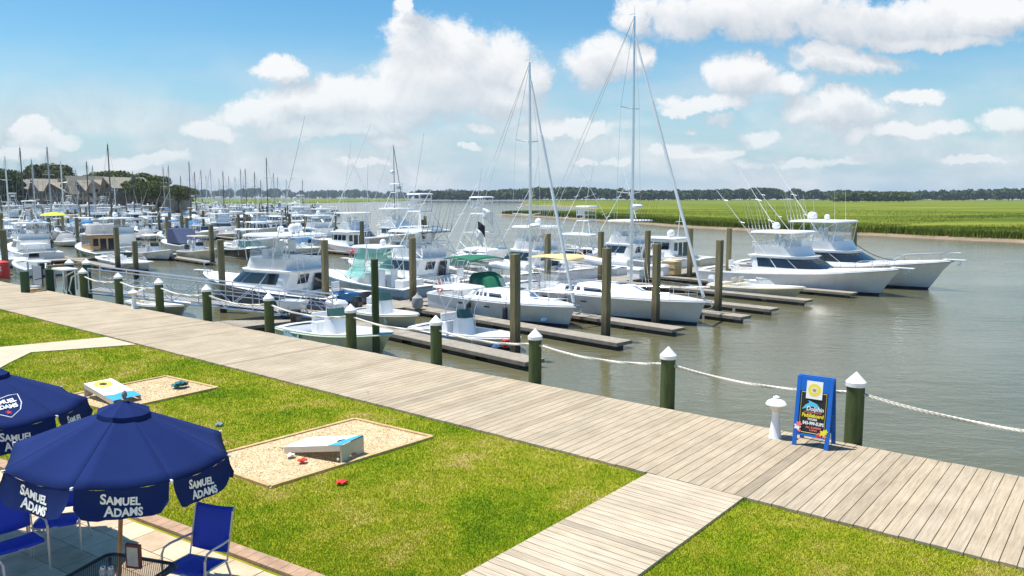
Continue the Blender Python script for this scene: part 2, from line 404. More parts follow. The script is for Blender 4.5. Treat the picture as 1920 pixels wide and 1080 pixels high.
def gravel_pit(C, lab):
    C = [Vector((x, y, 0)) for x, y in C]; mid = sum(C, Vector())/4
    r = thing('gravel_pit', lab, 'gravel pit', (mid.x, mid.y, -.045), 0, 'gravel pits for the beanbag game')
    L_ = [p-mid for p in C]
    for i in range(4):
        a, bb = L_[i], L_[(i+1) % 4]; d = (bb-a); ang = atan2(d.y, d.x)
        ln = d.length + (.0 if i % 2 else .0) - .10; c = (a+bb)/2 - c_in(a, bb)*.05
        MB().box((c.x, c.y, .016), (ln, .075, .058 + (i % 2)*.004), ang).build('timber_edge', pitwood, r)
    inner = [p*.985 for p in L_]
    MB().loft([[(p.x, p.y, z) for p in inner] for z in (-.02, .022)]).build('gravel_bed', gravel, r)
    # loose stones
    P = []
    ax, bx = L_[1]-L_[0], L_[3]-L_[0]
    for k in range(3200):
        s, t = NG.random(), NG.random(); q = L_[0] + ax*(.03+.94*s) + bx*(.03+.94*t); z = .023; sz = .006+.008*NG.random()
        an = NG.random()*6.28; T = []
        for j in range(3): T.append((q.x+cos(an+j*2.1)*sz, q.y+sin(an+j*2.1)*sz, z))
        top = (q.x, q.y, z+sz*.9)
        for j in range(3): P += [T[j], T[(j+1)%3], top]
    tag(tri_mesh('loose_gravel', P, gravel, r), kind='stuff')
def c_in(a, b):
    d = (b-a).normalized(); n = Vector((-d.y, d.x, 0)); m_ = (a+b)/2
    return n if n.dot(m_) > 0 else -n
gravel_pit([(-3.63,11.14),(-1.38,13.64),(-3.09,14.84),(-5.30,12.36)], 'tan gravel pit in a timber frame with the board tilted toward the boardwalk')
gravel_pit([(-6.67,17.3),(-8.42,18.48),(-9.9,16.45),(-8.15,15.27)], 'farther tan gravel pit on the lawn behind the blue umbrellas')
# grass blades ------------------------------------------------------
lawn_v = [UV(-62,10.44), UV(9,10.44), UV(9,4), UV(-62,-2)]
def grass_blades(n):
    """blades scattered evenly in screen-ish density: more near the viewer"""
    y = 7.6 + (34-7.6)*NG.random(n*4)**1.9; x = (NG.random(n*4)*2-1)*.72*y
    P = np.stack([x, y], 1); u = P@np.array([UX,UY]); v = P@np.array([VX,VY])
    ok = (v < 10.47)
    ok &= ~((u > -5.8) & (u < -4.2))
    pd = (P - np.array([e0.x, e0.y]))@np.array([en.x, en.y]); ok &= pd < .03
    for poly in (p1, [(-3.63,11.14),(-1.38,13.64),(-3.09,14.84),(-5.30,12.36)], [(-6.67,17.3),(-8.42,18.48),(-9.9,16.45),(-8.15,15.27)]): ok &= ~in_poly(P, poly)
    # bare worn patches
    pass
    P = P[ok][:n]; k = len(P); an = NG.random(k)*6.28; h = (.010+.018*NG.random(k))*(1+ .03*P[:,1]); w = .0026*(1+.12*P[:,1])
    lx = NG.normal(0,.4,k)*h; ly = NG.normal(0,.4,k)*h
    A = np.stack([P[:,0]-cos_(an)*w, P[:,1]-sin_(an)*w, np.full(k,-.046)], 1); B = np.stack([P[:,0]+cos_(an)*w, P[:,1]+sin_(an)*w, np.full(k,-.046)], 1)
    T = np.stack([P[:,0]+lx, P[:,1]+ly, -.046+h], 1)
    return np.stack([A,B,T], 1).reshape(-1,3)
cos_, sin_ = np.cos, np.sin
m, nt, b = new_mat('grass_blade'); tcn = N(nt, 'ShaderNodeTexCoord'); v = tcn.outputs['Object']; g = N(nt, 'ShaderNodeNewGeometry')
mixn = nm(nt, 'ADD', nm(nt, 'MULTIPLY', noise(nt, v, .55, 5, .62, .4), .62), nm(nt, 'ADD', nm(nt, 'MULTIPLY', noise(nt, v, 3.2, 5, .65), .2), nm(nt, 'MULTIPLY_ADD', g.outputs['Random Per Island'], .10, .04)))
nt.links.new(ramp(nt, mixn, [(.34, (.17,.30,.008)), (.44, (.30,.42,.010)), (.54, (.47,.48,.03)), (.64, (.62,.53,.18))]), b.inputs['Base Color'])
b.inputs['Roughness'].default_value = .8; b.inputs['Specular IOR Level'].default_value = .2
tag(tri_mesh('grass', grass_blades(420000), m), 'short yellow green lawn grass', 'grass', kind='stuff')

# far marsh, banks and woods ---------------------------------------
m, nt, b = new_mat('marsh'); tcn = N(nt, 'ShaderNodeTexCoord'); v = tcn.outputs['Object']
f = noise(nt, mapping(nt, v, (.6, 2.0, 1)), .02, 6, .62); f2 = noise(nt, v, .5, 4, .7)
mm = nm(nt, 'ADD', nm(nt, 'MULTIPLY', f, .7), nm(nt, 'MULTIPLY', f2, .3))
nt.links.new(ramp(nt, mm, [(.36, (.06,.09,.012)), (.48, (.125,.17,.014)), (.6, (.24,.25,.035))]), b.inputs['Base Color'])
b.inputs['Roughness'].default_value = .95; b.inputs['Specular IOR Level'].default_value = .05; bump(nt, b, f2, .8, .4)
marsh_m = m
mud = paint('mud_bank', (.27,.20,.13), .8, .35, .25, bmp=.3)
def shore(pts, z=W): return [G(x, y, z) for x, y in pts]
near = shore([(905,402.5),(950,405),(1010,409),(1080,414),(1160,420),(1260,428),(1380,434),(1480,439),(1600,443),(1720,450),(1840,455),(2000,462),(2300,475),(2900,495)])
tip = shore([(905,402.5),(960,399.5),(1040,400.5),(1085,396.5)])
inlet = shore([(1085,396.5),(1092,391),(1040,387),(960,384)])
farp = [Vector((30,1500,W)), Vector((4200,1500,W)), Vector((4200,60,W))]
outline = near[::-1] + tip[1:] + inlet[1:] + farp
outline = [Vector((p.x, p.y, 0)) for p in outline]
def bank(outline, name, inset, z0, z1, mat):
    from mathutils.geometry import tessellate_polygon
    n = len(outline); area = sum(outline[i].x*outline[(i+1)%n].y-outline[(i+1)%n].x*outline[i].y for i in range(n))
    sgn = 1 if area > 0 else -1; ins = []
    for i, p in enumerate(outline):
        a = (p-outline[i-1]).normalized(); bb = (outline[(i+1)%n]-p).normalized(); t = (a+bb).normalized()
        ins.append(p + Vector((-t.y, t.x, 0))*sgn*inset)
    mb = MB(); V = [(p.x, p.y, z0) for p in outline] + [(p.x, p.y, z1) for p in ins]
    Q = [(i, (i+1)%n, n+(i+1)%n, n+i) for i in range(n)]
    tr = tessellate_polygon([[Vector((p.x,p.y,0)) for p in ins]])
    Q += [tuple(n+i for i in t) for t in tr]; mb.add(V, Q); return struct(mb, name, mat), ins
_, ins1 = bank(outline, 'mud_bank', 8.0, W-.6, W+.45, mud)
_, ins2 = bank(ins1, 'marsh', 1.2, W+.3, W+1.25, marsh_m)
# tall marsh grass along the bank and over the flats
def marsh_blades(n, ins, hmin, hmax, band):
    segs = [(ins[i], ins[i+1]) for i in range(len(ins)-1)]; out = []
    L_ = np.array([(b_-a_).length/((a_+b_)/2).length for a_, b_ in segs]); L_ /= L_.sum()
    idx = NG.choice(len(segs), n, p=L_); t = NG.random(n)
    A = np.array([[s[0].x, s[0].y] for s in segs])[idx]; B = np.array([[s[1].x, s[1].y] for s in segs])[idx]
    P = A + (B-A)*t[:,None]; d = (B-A); d /= np.linalg.norm(d, axis=1)[:,None]; nn = np.stack([d[:,1], -d[:,0]], 1)
    nn *= np.sign(nn[:,1])[:,None]
    P = P + nn*(NG.random(n)**1.6*band - 1.5 + NG.normal(0,.8,n))[:,None]
    dist = np.linalg.norm(P, axis=1); w = .03 + dist*.00032; h = hmin+(hmax-hmin)*NG.random(n)
    an = NG.random(n)*6.28; z0 = np.full(n, W+.35)
    T = np.stack([P[:,0]+NG.normal(0,.25,n), P[:,1]+NG.normal(0,.25,n), z0+h], 1)
    A = np.stack([P[:,0]-np.cos(an)*w, P[:,1]-np.sin(an)*w, z0], 1); B = np.stack([P[:,0]+np.cos(an)*w, P[:,1]+np.sin(an)*w, z0], 1)
    return np.stack([A,B,T], 1).reshape(-1,3)
k_near = list(reversed(ins2[:14]))
blade_m, nt, b = new_mat('marsh_blade'); g = N(nt, 'ShaderNodeNewGeometry'); tcn = N(nt, 'ShaderNodeTexCoord')
mm = nm(nt, 'ADD', nm(nt, 'MULTIPLY', noise(nt, tcn.outputs['Object'], .03, 4), .5), nm(nt, 'MULTIPLY', g.outputs['Random Per Island'], .5))
nt.links.new(ramp(nt, mm, [(.2, (.045,.075,.008)), (.5, (.105,.155,.010)), (.8, (.19,.215,.022))]), b.inputs['Base Color']); b.inputs['Roughness'].default_value = .9; b.inputs['Specular IOR Level'].default_value = .1
Pm = np.concatenate([marsh_blades(110000, k_near, .7, 1.25, 16), marsh_blades(70000, k_near, .95, 1.3, 140)])
tag(tri_mesh('marsh_grass', Pm, blade_m), 'tall green marsh grass across the river', 'marsh grass', kind='stuff')
# low green marsh far to the left, between the boats and the horizon woods
lm = [G(180,383.5,W), G(420,382,W), G(560,381.2,W), G(680,378.8,W), G(770,377.0,W), Vector((-500,3800,W)), Vector((-3800,3600,W)), Vector((-600,500,W))]
bank([Vector((p.x,p.y,0)) for p in lm], 'far_marsh', 4, W-.5, W+1.4, marsh_m)

def leafmat(name, c0, c1, c2):
    m, nt, b = new_mat(name); g = N(nt, 'ShaderNodeNewGeometry'); tcn = N(nt, 'ShaderNodeTexCoord')
    f = nm(nt, 'ADD', nm(nt, 'MULTIPLY', g.outputs['Random Per Island'], .45), nm(nt, 'MULTIPLY', noise(nt, tcn.outputs['Object'], .22, 4), .55))
    nt.links.new(ramp(nt, f, [(.25, c0), (.5, c1), (.8, c2)]), b.inputs['Base Color']); b.inputs['Roughness'].default_value = .8
    b.inputs['Specular IOR Level'].default_value = .15; return m
leaf_far = leafmat('far_foliage', (.028,.055,.016), (.048,.085,.024), (.075,.115,.035))
leaf_a = leafmat('oak_foliage', (.045,.07,.016), (.08,.115,.026), (.13,.155,.045))
def leaf_quads(C, rad, n, size, flat=1.0):
    """n quads on and inside ellipsoid lobes C (k,3), rad (k,3)"""
    idx = NG.integers(0, len(C), n); d = NG.normal(0,1,(n,3)); d /= np.linalg.norm(d,axis=1)[:,None]
    d[:,2] = np.where(d[:,2] < -.35, -d[:,2], d[:,2])
    P = C[idx] + d*rad[idx]*(.72+.34*NG.random((n,1)))
    a = NG.normal(0,1,(n,3)); a /= np.linalg.norm(a,axis=1)[:,None]; nn = d + NG.normal(0,.6,(n,3)); bvec = np.cross(nn, a); bvec /= np.linalg.norm(bvec,axis=1)[:,None]
    a = np.cross(bvec, nn); a /= np.linalg.norm(a,axis=1)[:,None]
    s = (size*(.6+.8*NG.random((n,1)))); a = a*s; bvec = bvec*s*.7
    return np.stack([P-a-bvec*.3, P-a*.1-bvec, P+a, P+bvec], 1).reshape(-1,3)
def wood_line(pts, n, hm, depth, name, lab, mat, size, per=34, hvar=.35):
    """pts: list of world (x,y); far-off wood read as one mass"""
    pts = [np.array(p[:2]) for p in pts]; C = []; Rr = []
    L_ = [np.linalg.norm(pts[i+1]-pts[i]) for i in range(len(pts)-1)]; tot = sum(L_)
    for k in range(n):
        s = NG.random()*tot; i = 0
        while s > L_[i] and i < len(L_)-1: s -= L_[i]; i += 1
        p = pts[i] + (pts[i+1]-pts[i])*s/L_[i]
        dirv = p/np.linalg.norm(p); p = p + dirv*NG.random()*depth
        hv = hm*(1 - hvar + hvar*NG.random() + .12*sin(p[0]*.021)+.1*sin(p[0]*.006+1)); r = hv*.32
        C.append((p[0], p[1], W+1+hv-r)); Rr.append((r*1.25, r*1.25, r))
        C.append((p[0]+NG.normal(0,r), p[1], W+1+hv*.38)); Rr.append((r*1.3, r*1.2, hv*.42))
    C = np.array(C); Rr = np.array(Rr)
    return tag(tri_mesh(name, leaf_quads(C, Rr, n*per, size), mat, k=4), lab, 'woods', kind='stuff')
wood_line([(-150,1250),(60,1150),(400,1080),(900,1000),(1500,900)], 1000, 16.5, 60, 'distant_woods', 'dark green woods on the horizon beyond the marsh', leaf_far, 2.6, 70)
wood_line([G(788,377,W)[:2], G(860,377,W)[:2], G(990,378,W)[:2], G(1100,379,W)[:2]], 260, 15.5, 60, 'wooded_point', 'rounded wooded point beyond the river bend', leaf_far, 2.0, 70)
wood_line([(G(1562,383,W)[:2]), G(1700,383,W)[:2]], 90, 9.5, 18, 'marsh_thicket', 'nearer thicket standing in the marsh at right', leaf_a, .9, 110)
wood_line([(-2300,2300),(-1400,2400),(-300,2600),(100,2700)], 520, 30, 90, 'horizon_woods', 'blue green woods along the far left horizon', leaf_far, 5.5, 60)
# ================================================================ boats
WHITE = paint('gelcoat_white', (.86,.87,.87), .25, .05, 1.2, coat=.3)
CREAM = paint('gelcoat_cream', (.74,.67,.50), .3, .08, 1.2)
OFFW = paint('nonskid_deck', (.80,.79,.75), .55, .10, 1.5, bmp=.05)
DARKG = glassmat('dark_glazing', (.015,.022,.03))
GREENG = glassmat('green_glazing', (.05,.12,.10))
CLEAR = clearmat('clear_vinyl')
TEALV = clearmat('teal_vinyl', (.25,.72,.62), .55)
ALU = paint('aluminium', (.78,.80,.82), .28, .06, 4, metal=.75)
WPIPE = paint('white_pipe', (.84,.85,.86), .3, .05, 4)
BLACK = paint('black_plastic', (.02,.02,.022), .4, .2, 5)
CHROME = paint('stainless', (.7,.71,.72), .18, .05, 3, metal=1)
TEAK = paint('teak', (.46,.29,.13), .55, .3, 6, bmp=.1)
TAN = paint('tan_canvas', (.86,.58,.26), .85, .1, 3, bmp=.2)
GREENC = paint('green_canvas', (.006,.15,.075), .8, .2, 3, bmp=.2)
NAVYC = paint('navy_canvas', (.03,.05,.125), .8, .15, 3, bmp=.2)
BLUEC = paint('blue_canvas', (.06,.22,.45), .8, .2, 3, bmp=.2)
GREYC = paint('grey_canvas', (.36,.36,.36), .85, .15, 3, bmp=.2)
BEIGEC = paint('beige_canvas', (.50,.44,.34), .85, .15, 3, bmp=.2)
YELC = paint('lime_canvas', (.66,.80,.05), .8, .1, 3, bmp=.2)
RUBBER = paint('black_rubber', (.03,.03,.035), .6, .2, 5)
ROPE = paint('rope', (.70,.68,.60), .9, .15, 30, bmp=.4)
RED = paint('red_plastic', (.75,.05,.04), .4, .1, 5)

def hull_sections(L, B, fs, fb, rake=1.2, n=14, full=.42):
    S = []
    for i in range(n+1):
        t = i/n
        q = max(0, (t-full)/(1-full))
        bd = B/2*(.93+.07*min(1, t/.3))*(1-q**2.6)**.85 if q < 1 else 0
        bw = B/2*(.90+.04*min(1, t/.3))*max(0, 1-q**1.55)
        zs = fs + (fb-fs)*t**1.9; zc = -.02 + .55*fb*q**2.2*.55
        zk = -.45 + .42*q**3
        xk = t*(L-rake)*(1 if t < 1 else 1); xs = t*L; xc = t*(L-rake*.72)
        S.append((xk, xc, xs, bd, bw, zs, zc, zk))
    return S
def hull_shape(L, B, fs, fb, rake=1.2, full=.42, cock=(.03,.30,.55), n=14, flat=False, cabin_flush=False):
    """returns (hull MB, deck MB); cock = (t0, t1, depth) cockpit well"""
    S = hull_sections(L, B, fs, fb, rake, n, full); h = MB(); rings = []
    for (xk, xc, xs, bd, bw, zs, zc, zk) in S:
        r = []
        pr = [(0, xk, zk), (bw, xc, zc), (bw+(bd-bw)*.28, xc+(xs-xc)*.42, zc+(zs-zc)*.5), (bd, xs, zs)]
        for y, x, z in pr[::-1]: r.append((x, -y, z))
        for y, x, z in pr[1:]: r.append((x, y, z))
        rings.append(r)
    h.loft(rings, cap0=True, cap1=False, closed=False)
    # rub rail
    h.rail = [[(x_[2], s*(x_[3]+.035), x_[5]-.10) for x_ in S] for s in (-1, 1)]
    for s in (-1, 1): h.tube([(x_[2], s*(x_[3]+.01), x_[5]-.06) for x_ in S], .035, 5)
    dk = MB(); t0, t1, dep = cock
    x0, x1 = t0*L, t1*L
    def bz(x):
        t = min(1, max(0, x/L)); i = min(n-1, int(t*n)); f = t*n-i
        return S[i][3]+(S[i+1][3]-S[i][3])*f, S[i][5]+(S[i+1][5]-S[i][5])*f
    xs_ = sorted(set([s[2] for s in S] + [x0, x1])); 
    for a, c in zip(xs_[:-1], xs_[1:]):
        if c-a < 1e-5: continue
        (ba, za), (bc, zc) = bz(a), bz(c)
        mid = (a+c)/2
        if x0 < mid < x1 and dep > 0:
            g = .24
            for s in (-1, 1):
                P = [(a, s*ba, za+.01), (c, s*bc, zc+.01), (c, s*(bc-g), zc+.01), (a, s*(ba-g), za+.01)]
                dk.poly(P if s < 0 else P[::-1])
                Q = [(a, s*(ba-g), za+.01), (c, s*(bc-g), zc+.01), (c, s*(bc-g), fs-dep), (a, s*(ba-g), fs-dep)]
                dk.poly(Q if s < 0 else Q[::-1])
            dk.poly([(a, -(ba-g), fs-dep), (c, -(bc-g), fs-dep), (c, bc-g, fs-dep), (a, ba-g, fs-dep)])
        else:
            cam_ = .0 if flat else .05
            P0 = [(a, -ba, za+.01), (a, -ba*.5, za+.01+cam_*ba), (a, 0, za+.01+cam_*1.3*ba), (a, ba*.5, za+.01+cam_*ba), (a, ba, za+.01)]
            P1 = [(c, -bc, zc+.01), (c, -bc*.5, zc+.01+cam_*bc), (c, 0, zc+.01+cam_*1.3*bc), (c, bc*.5, zc+.01+cam_*bc), (c, bc, zc+.01)]
            dk.loft([P0, P1], cap0=False, cap1=False, closed=False)
    if dep > 0:
        for x in (x0, x1):
            bb, zz = bz(x); bb -= .0; dk.poly([(x, -bb+.02, fs-dep), (x, bb-.02, fs-dep), (x, bb-.02, zz+.005), (x, -bb+.02, zz+.005)])
    return h, dk, bz
def plan(x0, x1, hw, nose=.35, aft=.08, ns=4, na=6):
    """closed plan outline, from aft centre round port side to bow and back (2*(ns+na+2) pts)"""
    L = x1-x0; nz = L*nose; half = [(x0, hw*.55), (x0+L*aft*.3, hw*.93), (x0+L*aft, hw)]
    for i in range(1, ns+1): half.append((x0+L*aft + (x1-nz-x0-L*aft)*i/ns, hw))
    for i in range(1, na+1):
        a = pi/2*i/na; half.append((x1-nz+nz*sin(a)**.9, hw*max(.0, cos(a))**.62 if i < na else .0))
    return half + [(x, -y) for x, y in half[-2::-1]]
class House:
    def __init__(s, levels, nose=.35): s.lv = levels; s.nose = nose
    def ring(s, z, off=0):
        L = s.lv
        for i in range(len(L)-1):
            if z <= L[i+1][0] or i == len(L)-2: break
        a, b = L[i], L[i+1]; t = (z-a[0])/(b[0]-a[0]); q = [a[k]+(b[k]-a[k])*t for k in range(1, 4)]
        return [(x, y, z) for x, y in plan(q[0]-off, q[1]+off, q[2]+off, s.nose)]
    def solid(s, mb=None, crown=.05):
        mb = mb or MB(); rings = [s.ring(l[0]) for l in s.lv]; top = rings[-1]
        cx = sum(p[0] for p in top)/len(top)
        rings.append([(cx+(p[0]-cx)*.9, p[1]*.9, p[2]+crown*.7) for p in top]); rings.append([(cx+(p[0]-cx)*.5, p[1]*.5, p[2]+crown) for p in top])
        return mb.loft(rings, cap0=False)
    def band(s, z0, z1, i0, i1, off=.015, mb=None, taper0=0, taper1=0):
        """glazed strip round perimeter point indices i0..i1 (fractions allowed)"""
        mb = mb or MB(); ra, rb = s.ring(z0, off), s.ring(z1, off); n = len(ra)
        def at(r, t):
            i = int(math.floor(t)); f = t-i; p, q = r[i % n], r[(i+1) % n]; return tuple(p[k]+(q[k]-p[k])*f for k in range(3))
        ts = sorted(set([i0, i1] + [k for k in range(math.ceil(i0), math.floor(i1)+1)]))
        A = [at(ra, t) for t in ts]; Bv = [at(rb, min(i1-taper1, max(i0+taper0, t))) for t in ts]
        for k in range(len(ts)-1): mb.poly([A[k], A[k+1], Bv[k+1], Bv[k]])
        return mb
def slab(x0, x1, hw, z, th=.08, nose=.25, crown=.08):
    h = House([(z-th, x0, x1, hw), (z, x0+.02, x1-.03, hw-.02)], nose); return h.solid(crown=crown)
NPT = 24  # plan() gives 2*13-1 = 25 points; indices: 0-2 aft port, 3-6 port side, 7-12 bow, 13-18 bow stbd, 19-22 stbd side

def outriggers(r, x, y, z, L=7.5, lean=.35, out=.25, mat=None, aft=True):
    for s in (-1, 1):
        mb = MB(); dx = -lean*L; dy = s*out*L; dz = sqrt(max(.1, L*L-dx*dx-dy*dy))
        p0 = Vector((x, s*y, z)); p1 = p0 + Vector((dx, dy, dz)); mb.tube([p0, (p0+p1)/2, p1], .032, 5, .012)
        for f in (.35, .6):
            q = p0+(p1-p0)*f; mb.tube([q+Vector((-.25,0,.1)), q+Vector((.25,0,-.02))], .012, 4)
        mb.build('outrigger', mat or WPIPE, r)
def domes(r, L):
    for (x, y, z, rad) in L:
        mb = MB(); mb.lathe((x, y, z), [(rad*.35,0),(rad*.35,rad*.35),(rad*.8,rad*.4),(rad,rad*.8),(rad*.93,rad*1.4),(rad*.6,rad*1.85),(rad*.15,rad*2)], 12)
        mb.build('radar_dome', WHITE, r, smooth=True)
def antennas(r, L):
    for (x, y, z, h, lx) in L: MB().tube([(x,y,z),(x+lx*h,y,z+h)], .014, 4, .006).build('antenna', WPIPE, r)
def bowrail(r, bz, L, t0, t1=.985, h=.5, pulpit=.5, n=9):
    mb = MB()
    for s in (-1, 1):
        P = []
        for i in range(n+1):
            x = L*(t0+(t1-t0)*i/n); bb, z = bz(x); y = s*max(.0, bb-.08); hh = h*min(1, .25+i*.5)
            P.append((x, y, z+hh))
            if i % 2 == 0 and i: mb.tube([(x, y, z), (x, y, z+hh)], .014, 4)
        P.append((L+pulpit*.7, 0, bz(L)[1]+h)); mb.tube(P, .018, 5)
    mb.build('bow_rail', CHROME, r)
def pulpit(r, L, fb, ln=.8):
    mb = MB().box((L-.35+ln/2, 0, fb+.02), (ln+.5, .34, .07)); mb.build('bow_pulpit', WHITE, r, bevel=.02)
    MB().tube([(L+ln*.45,0,fb-.02),(L+ln*.5,0,fb-.22),(L+ln*.3,.15,fb-.3),(L+ln*.3,-.15,fb-.3)], .03, 5).build('anchor', CHROME, r)
def ladder(mb, p0, p1, w=.35, n=8, r=.016):
    p0, p1 = Vector(p0), Vector(p1); s = Vector((0, w/2, 0)); mb.tube([p0-s, p1-s], r, 4); mb.tube([p0+s, p1+s], r, 4)
    for i in range(1, n):
        q = p0+(p1-p0)*i/n; mb.tube([q-s, q+s], r*.8, 4)
def tuna_tower(r, x0, x1, hw, z0, z1, top=(.0, .55), mat=WPIPE, canopy=WHITE, roof=True, dark=None):
    """four legs from the deck/house up to a small platform with hoops and a sun top"""
    mb = MB(); xc = (x0+x1)/2; pw, pl = .5, .55; zt = z1
    tops = [(xc-pl, -pw), (xc-pl, pw), (xc+pl, pw), (xc+pl, -pw)]; base = [(x0,-hw),(x0,hw),(x1,hw),(x1,-hw)]
    def leg(i, t): return Vector((base[i][0]+(tops[i][0]-base[i][0])*t, base[i][1]+(tops[i][1]-base[i][1])*t, z0+(zt-z0)*t))
    for i in range(4): mb.tube([leg(i,0), leg(i,1)], .036, 6)
    for t in (.33, .66):
        for i in range(4): mb.tube([leg(i,t), leg((i+1)%4,t)], .024, 5)
    for i in (0, 2):
        mb.tube([leg(i,.0), leg((i+1)%4,.33)], .02, 4); mb.tube([leg((i+1)%4,.33), leg(i,.66)], .02, 4)
    for i in (1, 3): mb.tube([leg(i,0), leg((i+1)%4,.5)], .028, 5); mb.tube([leg((i+1)%4,0), leg(i,.5)], .028, 5)
    ladder(mb, leg(0,.05)*.5+leg(1,.05)*.5, leg(0,.97)*.5+leg(1,.97)*.5, .36, 9)
    for z in (.45, .8):
        P = [(xc-pl, -pw, zt+z), (xc+pl, -pw, zt+z), (xc+pl+.1, 0, zt+z), (xc+pl, pw, zt+z), (xc-pl, pw, zt+z)]; mb.tube(P, .024, 5)
    for (x, y) in tops: mb.tube([(x,y,zt),(x,y,zt+1.05)], .024, 5)
    tw = mb.build('tuna_tower', mat, r)
    slab(xc-pl-.1, xc+pl+.1, pw+.08, zt+.04, .05, .2, .02).build('platform', dark or canopy, tw)
    MB().box((xc+pl-.05, 0, zt+.62), (.12, .7, .32)).build('helm_console', dark or canopy, tw, bevel=.02)
    if roof: slab(xc-pl-.15, xc+pl+.2, pw+.15, zt+1.12, .06, .25, .05).build('tower_top', canopy, tw)
    return tw
def fenders(r, L):
    for (x, y, z) in L:
        mb = MB().lathe((x,y,z), [(.03,.35),(.1,.3),(.13,.2),(.13,-.2),(.1,-.3),(.03,-.35)], 8); mb.tube([(x,y,z+.3),(x,y*.94,z+.75)], .012, 4)
        mb.build('fender', RUBBER, r, smooth=True)

